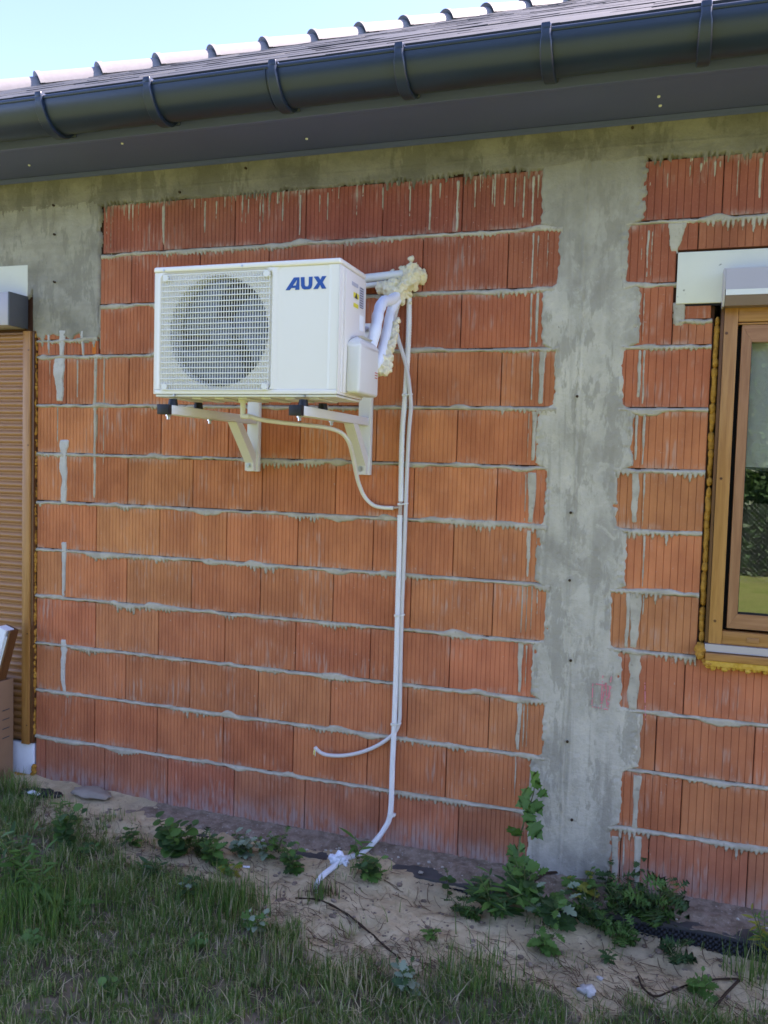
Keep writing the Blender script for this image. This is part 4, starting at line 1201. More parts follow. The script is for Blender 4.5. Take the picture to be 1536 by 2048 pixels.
# lettering
LX0, LX1 = (1.384, -0.740, 2.404)[0], (1.546, -0.740, 2.397)[0]; LZ0, LZ1 = (1.467, -0.740, 2.378)[2], (1.466, -0.740, 2.423)[2]
from mathutils.geometry import tessellate_polygon
def letters():
    U = (LX1 - LX0) / 3.30; Hh = LZ1 - LZ0
    polys = [
        [(0.00, 0.0), (0.34, 0.0), (0.94, 0.86), (0.80, 1.0), (0.66, 1.0)],
        [(0.80, 1.0), (0.94, 0.86), (0.78, 0.0), (1.12, 0.0), (1.10, 1.0)],
        [(0.45, 0.16), (0.81, 0.16), (0.845, 0.35), (0.585, 0.35)],
        [(1.22, 1.0), (1.26, 0.30), (1.36, 0.08), (1.52, 0.0), (1.92, 0.0), (2.08, 0.08), (2.16, 0.30), (2.18, 1.0), (1.88, 1.0), (1.88, 0.36), (1.82, 0.24), (1.62, 0.24), (1.55, 0.36), (1.52, 1.0)],
        [(2.26, 0.0), (2.62, 0.0), (2.80, 0.32), (2.94, 0.0), (3.30, 0.0), (3.00, 0.52), (3.28, 1.0), (2.94, 1.0), (2.82, 0.72), (2.64, 1.0), (2.28, 1.0), (2.60, 0.50)],
    ]
    bm = bmesh.new()
    for i, P in enumerate(polys):
        d = -0.0016 if i != 2 else -0.0013
        if i == 2: pass
        A = [bm.verts.new((LX0 + u * U, AY0 + 0.0036 + d, LZ0 + v * Hh)) for u, v in P]
        B = [bm.verts.new((LX0 + u * U, AY0 + 0.0060, LZ0 + v * Hh)) for u, v in P]
        for t in tessellate_polygon([[Vector((u, v, 0)) for u, v in P]]):
            bm.faces.new([A[k] for k in t]); bm.faces.new([B[k] for k in reversed(t)])
        for k in range(len(A)): bm.faces.new((A[k], B[k], B[(k + 1) % len(A)], A[(k + 1) % len(A)]))
    return finish(bm, 'lettering', M_BLUE)
acpart(link('lettering', letters()))
# right side: pressed panel, handle recess, stickers, valve cover
def yz(p): return p[1], p[2]
def sidebox(name, p0, p1, mat, x0=0.0, x1=0.0015, bevel=0):
    ya, za = yz(p0); yb, zb_ = yz(p1)
    return acpart(box(name, (AX1 + x0, min(ya, yb), min(za, zb_)), (AX1 + x1, max(ya, yb), max(za, zb_)), mat, None, bevel))
acpart(box('side_panel', (AX1 - 0.003, -0.690, AZ0 + 0.02), (AX1 + 0.005, -0.4705, AZ1 - 0.032), M_WHITE, None, 0.004, 2))
acpart(box('side_rib', (AX1 - 0.002, -0.712, AZ0 + 0.02), (AX1 + 0.004, -0.700, AZ1 - 0.026), M_WHITE, None, 0.002, 1))
sidebox('handle_recess', (1.605, -0.631, 2.425), (1.605, -0.565, 2.411), M_GREYSTICK, 0.0052, 0.0062)
sidebox('warning_sticker', (1.605, -0.612, 2.389), (1.605, -0.556, 2.370), M_YELLOW, 0.0052, 0.0062)
sidebox('warning_sticker', (1.605, -0.609, 2.350), (1.605, -0.559, 2.335), M_YELLOW, 0.0052, 0.0062)
b = bmesh.new()
ya, za = yz((1.605, -0.600, 2.369)); yb, zb_ = yz((1.605, -0.569, 2.392))
v = [b.verts.new((AX1 + 0.0067, ya, za)), b.verts.new((AX1 + 0.0067, yb, za)), b.verts.new((AX1 + 0.0067, (ya + yb) / 2, zb_))]
w = [b.verts.new((AX1 + 0.0063, q.co.y, q.co.z)) for q in v]
b.faces.new(v); b.faces.new(w[::-1])
for k in range(3): b.faces.new((v[k], w[k], w[(k + 1) % 3], v[(k + 1) % 3]))
acpart(link('warning_triangle', finish(b, 'warning_triangle', M_INK)))
sidebox('rating_label', (1.605, -0.549, 2.422), (1.605, -0.498, 2.346), M_GREYSTICK, 0.0052, 0.0062)
lab = [((AX1 + 0.0064, yz((1.605, -0.543, 2.419))[0], z), (AX1 + 0.0068, yz((1.605, -0.510, 2.426))[0], z + 0.003)) for z in np.linspace(yz((1.605, -0.537, 2.343))[1], yz((1.605, -0.543, 2.416))[1], 9)]
acpart(boxes('label_print', lab, M_INK, None, kind='stuff'))
sidebox('paper_label', (1.605, -0.541, 2.316), (1.605, -0.497, 2.258), M_EPS, 0.0052, 0.0060)
def valve_cover():
    bm = bmesh.new()
    vs = add_box(bm, (0, -0.672, 2.006), (0.056, -0.452, 2.225), 0.0, 1)
    top = [e for e in bm.edges if all(v.co.z > 2.2 for v in e.verts)]
    bmesh.ops.bevel(bm, geom=top, offset=0.050, segments=6, affect='EDGES', profile=0.5)
    rest = [e for e in bm.edges if e.calc_length() > 0.02 and len(e.link_faces) == 2 and e.calc_face_angle(0) > 0.5]
    bmesh.ops.bevel(bm, geom=rest, offset=0.012, segments=3, affect='EDGES', profile=0.5)
    for v in bm.verts:
        v.co.x += AX1 + 0.0035
        f = max(0, (v.co.z - 2.10) / 0.125)
        v.co.y = v.co.y + f * 0.012 if v.co.y < -0.56 else v.co.y
    return finish(bm, 'valve_cover', M_WHITE2, 60)
vc = acpart(link('valve_cover', valve_cover()))
acpart(boxes('cover_print', [((AX1 + 0.0598, -0.500, z), (AX1 + 0.0604, -0.470, z + 0.0035)) for z in (2.078, 2.088, 2.098)], M_RED, None))
# brackets
def make_bracket():
    t = empty('wall_bracket', (0, 0, 1.695))
    def P(o): o.parent = t; o.matrix_parent_inverse = Matrix.Translation((0, 0, -1.695)); return o
    P(box('wall_bar', (-0.030, -0.036, 1.695), (0.030, -0.0045, 2.372), M_WHITE2, None, 0.003))
    P(box('arm', (-0.026, -0.757, 1.916), (0.022, -0.0365, 1.952), M_WHITE2, None, 0.003))
    P(box('end_cap', (-0.0275, -0.785, 1.9145), (0.0235, -0.7575, 1.9535), M_BLACK, None, 0.003))
    bm = bmesh.new()
    a, b = Vector((0, -0.0365, 1.700)), Vector((0, -0.235, 1.915))
    pts = [(-0.0365, 1.698), (-0.0365, 1.775), (-0.178, 1.9155), (-0.236, 1.9155), (-0.066, 1.735), (-0.064, 1.698)]
    A = [bm.verts.new((-0.022, y, z)) for y, z in pts]; B = [bm.verts.new((0.022, y, z)) for y, z in pts]
    bm.faces.new(A); bm.faces.new(B[::-1])
    for k in range(len(A)): bm.faces.new((A[k], B[k], B[(k + 1) % len(A)], A[(k + 1) % len(A)]))
    P(link('strut', finish(bm, 'strut', M_DRAIN, 30)))
    for z, y in ((1.722, -0.064), (2.345, -0.036)):
        b2 = bmesh.new(); add_cyl(b2, (-0.002, y + 0.001, z), (-0.002, y - 0.004, z), 0.013, 0.013, 16); add_cyl(b2, (-0.002, y - 0.0045, z), (-0.002, y - 0.012, z), 0.008, 0.0075, 6)
        P(link('bolt', finish(b2, 'bolt', M_STEEL, 40)))
    for y in (-0.715, -0.525):
        b2 = bmesh.new(); add_cyl(b2, (0, y, 1.9525), (0, y, 1.978), 0.020, 0.016, 18)
        P(link('rubber_pad', finish(b2, 'rubber_pad', M_BLACK, 40)))
    for y in (-0.745, -0.43):
        b2 = bmesh.new(); add_cyl(b2, (0, y, 1.9155), (0, y, 1.897), 0.0065, 0.0065, 8); add_cyl(b2, (0, y, 1.909), (0, y, 1.9145), 0.011, 0.011, 6)
        P(link('stud', finish(b2, 'stud', M_STEEL, 40)))
    return t
b0 = make_bracket()
b0.location = (0.8975, 0, 1.695)
tag(b0, 'white steel wall bracket under the fan end of the air conditioner', 'bracket', 'brackets carrying the air conditioner')
b1 = b0.copy(); COL.objects.link(b1); b1.location = (1.4555, 0, 1.695)
b1['label'] = 'white steel wall bracket under the valve end of the air conditioner, beside the conduit'
for ch in list(b0.children):
    c = ch.copy(); COL.objects.link(c); c.parent = b1; c.matrix_parent_inverse = ch.matrix_parent_inverse.copy()

# ------------------------------------------------------------------ pipes, hoses, foam
pipes = empty('pipe_bundle', (1.60, -0.05, 2.50)); tag(pipes, 'white insulated pipes looping from the valve cover up to the wall hole', 'pipes')
def inset(o, par): return sub(o, par)
inset(tube('duct_pipe', [(1.05, -0.065, 2.545), (1.30, -0.06, 2.556), (1.458, -0.055, 2.567), (1.584, -0.050, 2.576), (1.653, -0.020, 2.586)], 0.0185, M_WHITE2, step=0.02, seg=14), pipes)
inset(tube('duct_pipe', [(1.05, -0.055, 2.508), (1.30, -0.055, 2.520), (1.459, -0.055, 2.534), (1.585, -0.050, 2.544), (1.649, -0.020, 2.558)], 0.0120, M_DRAIN, step=0.02, seg=12), pipes)
inset(tube('insulated_pipe', [(1.602, -0.470, 2.169), (1.627, -0.455, 2.213), (1.631, -0.420, 2.287), (1.613, -0.340, 2.361), (1.597, -0.240, 2.422), (1.598, -0.130, 2.452), (1.606, -0.040, 2.501)], 0.023, M_EPS, step=0.012, seg=16, rfun=lambda t: 1 + 0.06 * math.sin(t * 40)), pipes)
inset(tube('insulated_pipe', [(1.629, -0.470, 2.114), (1.646, -0.420, 2.155), (1.638, -0.340, 2.229), (1.622, -0.240, 2.327), (1.602, -0.140, 2.407), (1.607, -0.040, 2.480)], 0.020, M_EPS, step=0.012, seg=16, rfun=lambda t: 1 + 0.05 * math.sin(t * 33)), pipes)
foam = empty('foam_seal', (1.64, -0.02, 2.52)); tag(foam, 'cream expanding foam sealing the pipe hole beside the air conditioner', 'foam')
def px_blobs(lst):
    return [(p, r) for p, r in lst]
bl = []
for p, r in (
    ((1.662, -0.035, 2.580), 0.036), ((1.679, -0.020, 2.566), 0.030), ((1.657, -0.045, 2.548), 0.030), ((1.628, -0.030, 2.600), (0.026, 0.02, 0.014)), ((1.671, -0.015, 2.606), (0.014, 0.014, 0.018)),
    ((1.669, -0.030, 2.531), 0.022), ((1.623, -0.050, 2.520), 0.032), ((1.589, -0.060, 2.513), 0.032), ((1.558, -0.070, 2.512), 0.028), ((1.530, -0.075, 2.515), 0.020), ((1.609, -0.060, 2.482), 0.026),
    ((1.591, -0.075, 2.456), 0.020), ((1.620, -0.050, 2.460), (0.014, 0.014, 0.016)), ((1.638, -0.030, 2.491), 0.016), ((1.573, -0.070, 2.482), 0.024), ((1.650, -0.020, 2.456), (0.009, 0.009, 0.009)), ((1.686, -0.005, 2.560), (0.016, 0.010, 0.020)),
    ((1.682, -0.010, 2.585), (0.012, 0.01, 0.014))):
    bl.append((p, tuple(q * 1.12 for q in r) if isinstance(r, tuple) else r * 1.12))
for i in range(40):
    bl.append(((1.645 + rng.gauss(0, 0.036), -0.03 + rng.uniform(-0.03, 0.02), 2.575 + rng.gauss(0, 0.026)), rng.uniform(0.007, 0.014)))
inset(link('foam_lump', lumps_mesh('foam_lump', bl, M_CREAM, 0.5, sub=3, seed=21)), foam)
bl = []
path = [(1.652, -0.200, 2.353), (1.661, -0.250, 2.293), (1.667, -0.310, 2.233), (1.673, -0.370, 2.175), (1.678, -0.420, 2.119)]
P = spline(path, 0.012)
for i, q in enumerate(P):
    t = i / len(P); w = 0.011 + 0.016 * t
    for k in range(2 if t < 0.5 else 3):
        bl.append(((q.x - rng.uniform(0.0, 0.030) * (0.4 + t), q.y + rng.uniform(-0.008, 0.008), q.z + rng.uniform(-0.008, 0.008)), w * rng.uniform(0.7, 1.1)))
inset(link('foam_skirt', lumps_mesh('foam_skirt', bl, M_CREAM, 0.45, sub=2, seed=23)), foam)

conduit = empty('corrugated_conduit', (1.62, -0.02, 2.4)); tag(conduit, 'white corrugated conduit running down the brick wall into the sand', 'conduit')
CP = [(1.641, -0.018, 2.505), (1.645, -0.018, 2.385), (1.644, -0.018, 2.253), (1.641, -0.018, 2.144), (1.637, -0.018, 2.033), (1.630, -0.019, 1.900), (1.630, -0.019, 1.745), (1.633, -0.019, 1.582)]
CP2 = [(1.630, -0.019, 1.521), (1.632, -0.018, 1.364), (1.632, -0.018, 1.138), (1.633, -0.018, 0.864), (1.632, -0.018, 0.589), (1.629, -0.018, 0.380), (1.626, -0.018, 0.158), (1.599, -0.030, 0.077), (1.558, -0.075, 0.019), (1.519, -0.130, -0.008), at_ground((1.486, -0.219), 0.012), at_ground((1.451, -0.284), 0.012), at_ground((1.430, -0.353), 0.012), at_ground((1.435, -0.418), 0.008), at_ground((1.450, -0.454), -0.012), at_ground((1.471, -0.488), -0.035)]
inset(tube('upper_hose', CP, 0.0118, M_CONDUIT, step=0.0017, seg=12, ribs=True), conduit)
inset(tube('lower_hose', CP2, 0.0118, M_CONDUIT, step=0.0017, seg=12, ribs=True), conduit)
b = bmesh.new()
a0, a1 = Vector((1.633, -0.019, 1.589)), Vector((1.630, -0.019, 1.512))
add_cyl(b, a0, a1, 0.0088, 0.0088, 16); mid = a0.lerp(a1, 0.42); add_cyl(b, mid, Vector((1.592, -0.019, 1.551)), 0.0058, 0.0058, 12)
M_TEE = plain('cloudy_plastic_tee', (0.42, 0.33, 0.28), 0.25, 0.5, var=0.1)
inset(link('tee_joint', finish(b, 'tee_joint', M_TEE, 40)), conduit)
def tie(px):
    c = Vector(px); b = bmesh.new()
    n = 20
    ring = []
    for i in range(n):
        a = 2 * math.pi * i / n
        ring.append([b.verts.new((c.x + 0.004 + (0.0215 + dr) * math.cos(a), c.y + (0.0145 + dr) * math.sin(a), c.z + dz + 0.004 * math.cos(a))) for dr, dz in ((0, -0.0028), (0.0018, -0.0028), (0.0018, 0.0028), (0, 0.0028))])
    for i in range(n):
        for k in range(4): b.faces.new((ring[i][k], ring[(i + 1) % n][k], ring[(i + 1) % n][(k + 1) % 4], ring[i][(k + 1) % 4]))
    add_box(b, (c.x - 0.018, c.y - 0.019, c.z - 0.006), (c.x - 0.007, c.y - 0.012, c.z + 0.004), 0.001, 1)
    inset(link('cable_tie', finish(b, 'cable_tie', M_WHITE2, 40)), conduit)
for px in ((1.646, -0.020, 2.055), (1.641, -0.020, 1.571), (1.640, -0.020, 1.070), (1.638, -0.020, 0.574)): tie(px)
b = bmesh.new(); c = Vector((1.627, -0.018, 0.147))
add_cyl(b, c + Vector((0, 0, -0.008)), c + Vector((0, 0, 0.008)), 0.0145, 0.0145, 16); add_box(b, (c.x + 0.010, c.y - 0.006, c.z - 0.006), (c.x + 0.021, -0.001, c.z + 0.006), 0.001, 1)
inset(link('clip', finish(b, 'clip', M_WHITE2, 40)), conduit)

cable = empty('grey_pipe', (1.6, -0.02, 2.3)); tag(cable, 'smooth pale grey pipe strapped beside the conduit, its loose end curling left on the bricks', 'pipe')
BP = [(1.609, -0.030, 2.479), (1.591, -0.035, 2.422), (1.586, -0.035, 2.372), (1.604, -0.034, 2.296), (1.631, -0.032, 2.219), (1.649, -0.030, 2.153), (1.662, -0.026, 2.066), (1.667, -0.022, 2.000), (1.661, -0.020, 1.901), (1.658, -0.020, 1.746), (1.656, -0.018, 1.567), (1.654, -0.014, 1.365), (1.651, -0.012, 1.138), (1.651, -0.012, 0.911), (1.654, -0.012, 0.682), (1.654, -0.012, 0.590), (1.638, -0.016, 0.536), (1.578, -0.018, 0.477), (1.496, -0.022, 0.428), (1.402, -0.030, 0.397), (1.318, -0.038, 0.390), (1.278, -0.045, 0.403), (1.260, -0.052, 0.424)]
inset(tube('hose', BP, 0.0088, M_PIPE, step=0.010, seg=12), cable)
e = Vector((1.260, -0.052, 0.422))
for k, dx in enumerate((-0.003, 0.0005, 0.004)):
    inset(tube('wire_end', [e + Vector((dx * 0.3, 0.004, -0.002)), e + Vector((dx, -0.004, -0.012)), e + Vector((dx * 1.4 - 0.002, -0.004, -0.032 - 0.004 * k))], 0.0019, (M_CREAM, M_YELLOW, M_DRAIN)[k], step=0.006, seg=6), cable)

drain = empty('drain_hose', (1.05, -0.58, 1.95)); tag(drain, 'cream drain hose hanging from the air conditioner base to the clear tee joint', 'hose')
DP = [(1.169, -0.600, 1.922), (1.205, -0.570, 1.910), (1.259, -0.500, 1.903), (1.330, -0.410, 1.898), (1.397, -0.330, 1.891), (1.439, -0.275, 1.873), (1.459, -0.235, 1.834), (1.451, -0.160, 1.771), (1.445, -0.100, 1.706), (1.446, -0.060, 1.654), (1.463, -0.030, 1.598), (1.502, -0.022, 1.561), (1.547, -0.019, 1.551), (1.599, -0.019, 1.551)]
inset(tube('hose', DP, 0.0090, M_DRAIN, step=0.008, seg=12, rfun=lambda t: 1.0 + 0.02 * math.sin(t * 300)), drain)
b = bmesh.new(); q = Vector((1.144, -0.600, 1.941)); q2 = Vector((1.174, -0.600, 1.920))
add_cyl(b, (q.x, q.y, AZ0 + 0.0015), (q.x, q.y, q2.z - 0.004), 0.0115, 0.0105, 16); add_cyl(b, (q.x - 0.004, q.y, q2.z), q2, 0.0105, 0.0105, 16); add_cyl(b, (q.x, q.y, AZ0 - 0.010), (q.x, q.y, AZ0 + 0.0015), 0.020, 0.020, 20)
inset(link('drain_elbow', finish(b, 'drain_elbow', M_DRAIN, 40)), drain)

_tx = bpy.data.textures.new('foam_clouds', 'CLOUDS'); _tx.noise_scale = 0.018; _tx.noise_depth = 3
def melt(o, vox, disp):
    m_ = o.modifiers.new('merge', 'REMESH'); m_.mode = 'VOXEL'; m_.voxel_size = vox; m_.use_smooth_shade = True
    m_ = o.modifiers.new('soften', 'SMOOTH'); m_.iterations = 3; m_.factor = 0.5
    m_ = o.modifiers.new('rough', 'DISPLACE'); m_.texture = _tx; m_.strength = disp; m_.mid_level = 0.5; m_.texture_coords = 'GLOBAL'
for o in list(bpy.data.objects):
    if o.name.startswith(('foam_lump', 'foam_skirt')): melt(o, 0.0042, 0.020)

# ------------------------------------------------------------------ things at the foot of the wall
gz = lambda x, y: float(ground_z(x, y))
cb = empty('cardboard_box', (-0.70, -0.10, gz(-0.7, -0.2)))
cb.rotation_euler = (0, 0, 0)
tag(cb, 'brown flat cardboard box standing before the roller shutter', 'box')
CX1, CY0, CY1 = (-0.476, -0.045, 0.226)[0], -0.16, -0.045
CZ1 = (-0.464, -0.045, 0.562)[2]; CZ0 = gz(-0.55, -0.2) - 0.01
inset(box('carton', (-1.05, CY0, CZ0), (CX1, CY1, CZ1), M_CARD, None, 0.004), cb)
inset(boxes('printed_marks', [((CX1 + 0.0003, CY0 + 0.035, z), (CX1 + 0.0010, CY1 - 0.030, z + 0.005)) for z in np.linspace((-0.488, -0.100, 0.255)[2], (-0.489, -0.100, 0.402)[2], 4)], M_INK, None, kind='stuff'), cb)
inset(box('tape', (-1.02, CY0 + 0.035, CZ1 + 0.0003), (CX1 - 0.01, CY1 - 0.03, CZ1 + 0.0012), M_FLASH, None), cb)
lean = empty('plastic_profile', (-0.60, -0.10, CZ1))
tag(lean, 'white plastic profile with dark brown edge leaning on top of the cardboard box', 'offcut')
Mr = Matrix.Translation(Vector((-0.484, -0.120, 0.606))) @ Matrix.Rotation(math.radians(17), 4, 'Y')
def lb_(name, lo, hi, mat, bev=0.002):
    bm = bmesh.new(); add_box(bm, lo, hi, bev, 1, 0, Mr); return inset(link(name, finish(bm, name, mat, 35)), lean)
lb_('white_core', (-0.075, -0.030, -0.09), (-0.018, 0.030, 0.235), M_EPS)
lb_('white_lip', (-0.0178, -0.020, 0.02), (-0.004, 0.030, 0.200), M_EPS)
lb_('brown_edge', (-0.0038, -0.026, -0.09), (0.009, 0.034, 0.240), M_WOODD)
lb_('brown_foil', (-0.075, 0.0305, -0.09), (-0.005, 0.036, 0.240), M_WOODD)

def stone(name, label, cat, c, r, mat, seed, sub_=3, noise=0.3):
    me = lumps_mesh(name, [((0, 0, 0), r)], mat, noise, sub=sub_, seed=seed)
    o = link(name, me, None, c); tag(o, label, cat); return o
def at_ground(xy, dz=0.0): return (xy[0], xy[1], gz(xy[0], xy[1]) + dz)
stone('flat_stone', 'flat tan stone lying at the wall foot near the white block', 'stone', at_ground((0.044, -0.079), 0.016), (0.105, 0.060, 0.022), M_STONE, 31, 3, 0.35)
stone('pale_rock', 'pale grey rock lying on bare soil before the grass', 'rock', at_ground((2.565, -0.642), 0.008), (0.030, 0.026, 0.020), M_LIME, 33, 3, 0.4)
stone('rock_chip', 'small white stone chip just behind the pale grey rock', 'stone', at_ground((2.605, -0.550), 0.004), (0.012, 0.010, 0.008), M_LIME, 34, 2, 0.4)
fl = link('foam_scrap', lumps_mesh('foam_scrap', [((0, 0, 0), 0.026), ((0.022, 0.004, 0.004), 0.022), ((-0.024, 0, 0.008), 0.020), ((0.006, -0.004, 0.022), 0.018), ((-0.014, -0.006, -0.010), 0.018), ((0.034, -0.002, -0.008), 0.014), ((0.012, -0.012, -0.018), 0.014)], M_EPS, 0.55, sub=3, seed=41), None, (1.458, -0.235, 0.001))
tag(fl, 'white lump of foam stuck on the conduit where it meets the sand', 'foam')
bl = [((0, 0, 0), (0.06, 0.035, 0.018)), ((0.05, 0.01, 0.004), (0.045, 0.03, 0.018)), ((-0.05, 0.0, 0.0), (0.04, 0.03, 0.015)), ((0.10, 0.008, 0.0), (0.04, 0.028, 0.012))]
rag = link('plastic_rag', lumps_mesh('plastic_rag', bl, M_BITUMEN, 0.6, sub=3, seed=45), None, at_ground((-0.226, -0.164), 0.012)); tag(rag, 'crumpled black plastic rag in the corner below the white block', 'rag')
ws = link('paper_scrap', lumps_mesh('paper_scrap', [((0, 0, 0), (0.022, 0.014, 0.012)), ((0.026, 0.004, -0.003), (0.018, 0.012, 0.010))], M_EPS, 0.5, sub=2, seed=46), None, at_ground((-0.222, -0.197), 0.028)); tag(ws, 'crumpled white scrap lying on the black plastic rag', 'scrap')
pc = box('paper_strip', (-0.017, -0.006, 0), (0.017, 0.006, 0.004), M_EPS, None, 0.001); pc.location = at_ground((1.080, -0.373), 0.006); pc.rotation_euler = (0.1, 0.05, 0.3); tag(pc, 'tiny white strip on the sand before the silvery weeds', 'scrap')
def ground_path(pts, lift, r): return [(x, y, gz(x, y) + lift) for x, y in pts]
rt = tube('dead_root', ground_path([(1.376, -0.505), (1.490, -0.511), (1.614, -0.549), (1.728, -0.601), (1.826, -0.668), (1.898, -0.718)], 0.004, 0), 0.0048, M_ROOT, None, step=0.012, seg=7, rfun=lambda t: 0.55 + 0.4 * math.sin(t * 3.0) + 0.2 * math.sin(t * 47)); tag(rt, 'dark dead root curving over the sand beside the buried conduit end', 'root')
tw = tube('bent_cable', ground_path([(2.735, -0.478), (2.752, -0.564), (2.795, -0.584), (2.854, -0.531), (2.915, -0.447), (3.002, -0.395), (3.089, -0.361)], 0.010, 0) , 0.0036, M_ROOT, None, step=0.015, seg=8); tag(tw, 'thin dark cable lying bent across the bare sand', 'cable')
tw2 = tube('short_stick', [at_ground((3.084, -0.376), 0.012), at_ground((3.031, -0.472), 0.02), at_ground((2.984, -0.576), 0.01)], 0.0050, M_ROOT, None, step=0.02, seg=7); tag(tw2, 'dark stick slanting down from the end of the bent cable', 'stick')
st = tube('grey_twig', [at_ground((2.292, -0.093), 0.01), at_ground((2.354, -0.007), 0.045), at_ground((2.439, -0.016), 0.03)], 0.004, M_LIME, None, step=0.02, seg=7); tag(st, 'grey twig resting on the black ledge at the pillar foot', 'twig')
st = tube('brown_twig', [at_ground((2.283, -0.129), 0.01), at_ground((2.337, -0.037), 0.05), at_ground((2.456, 0.026), 0.035), at_ground((2.628, -0.035), 0.02)], 0.006, M_ROOT, None, step=0.02, seg=7); tag(st, 'bent brown twig arching over the black ledge at the pillar foot', 'twig')

# ------------------------------------------------------------------ weeds
def leaf_shape(kind):
    if kind == 'lobed':
        half = [(0, 0), (0.14, 0.03), (0.40, -0.06), (0.33, 0.14), (0.62, 0.26), (0.44, 0.34), (0.52, 0.56), (0.30, 0.52), (0.24, 0.70), (0.14, 0.74), (0, 1.0)]
    elif kind == 'round':
        half = [(0, 0), (0.22, 0.02), (0.42, 0.16), (0.50, 0.36), (0.45, 0.60), (0.28, 0.84), (0, 1.0)]
    elif kind == 'narrow':
        half = [(0, 0), (0.05, 0.10), (0.11, 0.35), (0.10, 0.60), (0.05, 0.85), (0, 1.0)]
    elif kind == 'feather':
        half = [(0, 0), (0.02, 0.20), (0.30, 0.24), (0.04, 0.30), (0.05, 0.38), (0.46, 0.50), (0.07, 0.46), (0.07, 0.54), (0.44, 0.76), (0.07, 0.62), (0.06, 0.70), (0.26, 0.98), (0.04, 0.78), (0, 1.08)]
    elif kind == 'jagged':
        half = [(0, 0), (0.06, 0.15), (0.24, 0.20), (0.15, 0.30), (0.36, 0.42), (0.20, 0.50), (0.34, 0.66), (0.16, 0.70), (0.18, 0.86), (0, 1.0)]
    n = len(half)
    V = [(0, y, 0.0) for x, y in half]; V = []
    spine = []; L = []; R = []
    for x, y in half:
        droop = -0.16 * y * y
        spine.append(len(V)); V.append((0, y, droop))
    for x, y in half:
        droop = -0.16 * y * y
        L.append(len(V)); V.append((-x, y, droop + 0.30 * x - 0.25 * x * x)); R.append(len(V)); V.append((x, y, droop + 0.30 * x - 0.25 * x * x))
    F = []
    for i in range(n - 1):
        F.append((spine[i], spine[i + 1], L[i + 1], L[i])); F.append((spine[i + 1], spine[i], R[i], R[i + 1]))
    return V, F
_leaf = {}
def leaf_mesh(kind, mat):
    key = (kind, mat.name)
    if key not in _leaf:
        V, F = leaf_shape(kind)
        bm = bmesh.new(); vs = [bm.verts.new(v) for v in V]
        for f in F:
            try: bm.faces.new([vs[i] for i in f])
            except Exception: pass
        bmesh.ops.remove_doubles(bm, verts=bm.verts, dist=1e-5)
        me = bpy.data.meshes.new('leaf'); bm.to_mesh(me); bm.free(); me.materials.append(mat)
        me.polygons.foreach_set('use_smooth', np.full(len(me.polygons), True))
        _leaf[key] = me
    return _leaf[key]
def put_leaf(par, kind, mat, pos, d, up, size, name='leaf'):
    d = Vector(d).normalized(); up = Vector(up); z = (up - d * up.dot(d)).normalized(); x = d.cross(z)
    M = Matrix((x * size * rng.uniform(0.85, 1.1), d * size, z * size)).transposed().to_4x4(); M.translation = Vector(pos)
    o = link(name, leaf_mesh(kind, mat)); o.parent = par
    o.matrix_parent_inverse = Matrix.Translation(par.location).inverted(); o.matrix_basis = M
    return o
TOCAM = (Vector((2.74, -3.6, 1.75)) - Vector((1.8, -0.3, 0.0))).normalized()
def stem_at(par, pts, r, mat=None): return inset(tube('stem', pts, r, mat or M_STEM, step=0.012, seg=6, rfun=lambda t: 1.1 - 0.6 * t), par)
def weed(name, label, xy, height, nstem, kind, mats, size, nleaf, spread=0.6, group='weeds growing at the foot of the wall', lean=(0, 0), cat='weed', stiff=0.5):
    height *= 1.12; size *= 1.0; nleaf = int(nleaf * 1.15 + 0.5)
    b = Vector(at_ground(xy, -0.004))
    t = empty(name, b); tag(t, label, cat, group)
    for s in range(nstem):
        a = 2 * math.pi * (s + rng.random()) / nstem; sp = spread * rng.uniform(0.35, 1.0)
        h = height * rng.uniform(0.65, 1.05)
        tip = Vector((math.cos(a) * sp * h + lean[0] * h, math.sin(a) * sp * h * 0.8 + lean[1] * h, h * math.sqrt(max(0.15, 1 - sp * sp))))
        mid = Vector((tip.x * 0.35, tip.y * 0.35, tip.z * 0.55))
        pts = [b + Vector((math.cos(a) * 0.006, math.sin(a) * 0.006, 0)), b + mid, b + tip]
        P = spline(pts, 0.01)
        stem_at(t, pts, 0.0022 + 0.006 * size)
        for k in range(nleaf):
            f = 0.18 + 0.82 * (k + rng.random() * 0.6) / nleaf
            q = P[min(len(P) - 1, int(f * (len(P) - 1)))]
            ang = k * 2.4 + rng.uniform(-0.5, 0.5)
            d = Vector((math.cos(ang), math.sin(ang), rng.uniform(-0.15, 0.75) * stiff + (0.5 if f > 0.85 else 0)))
            up = Vector((rng.uniform(-0.3, 0.3), rng.uniform(-0.7, 0.1), 1.0))
            put_leaf(t, kind, rng.choice(mats), q, d, up, size * (1.15 - 0.45 * f) * rng.uniform(0.45, 1.3))
    return t
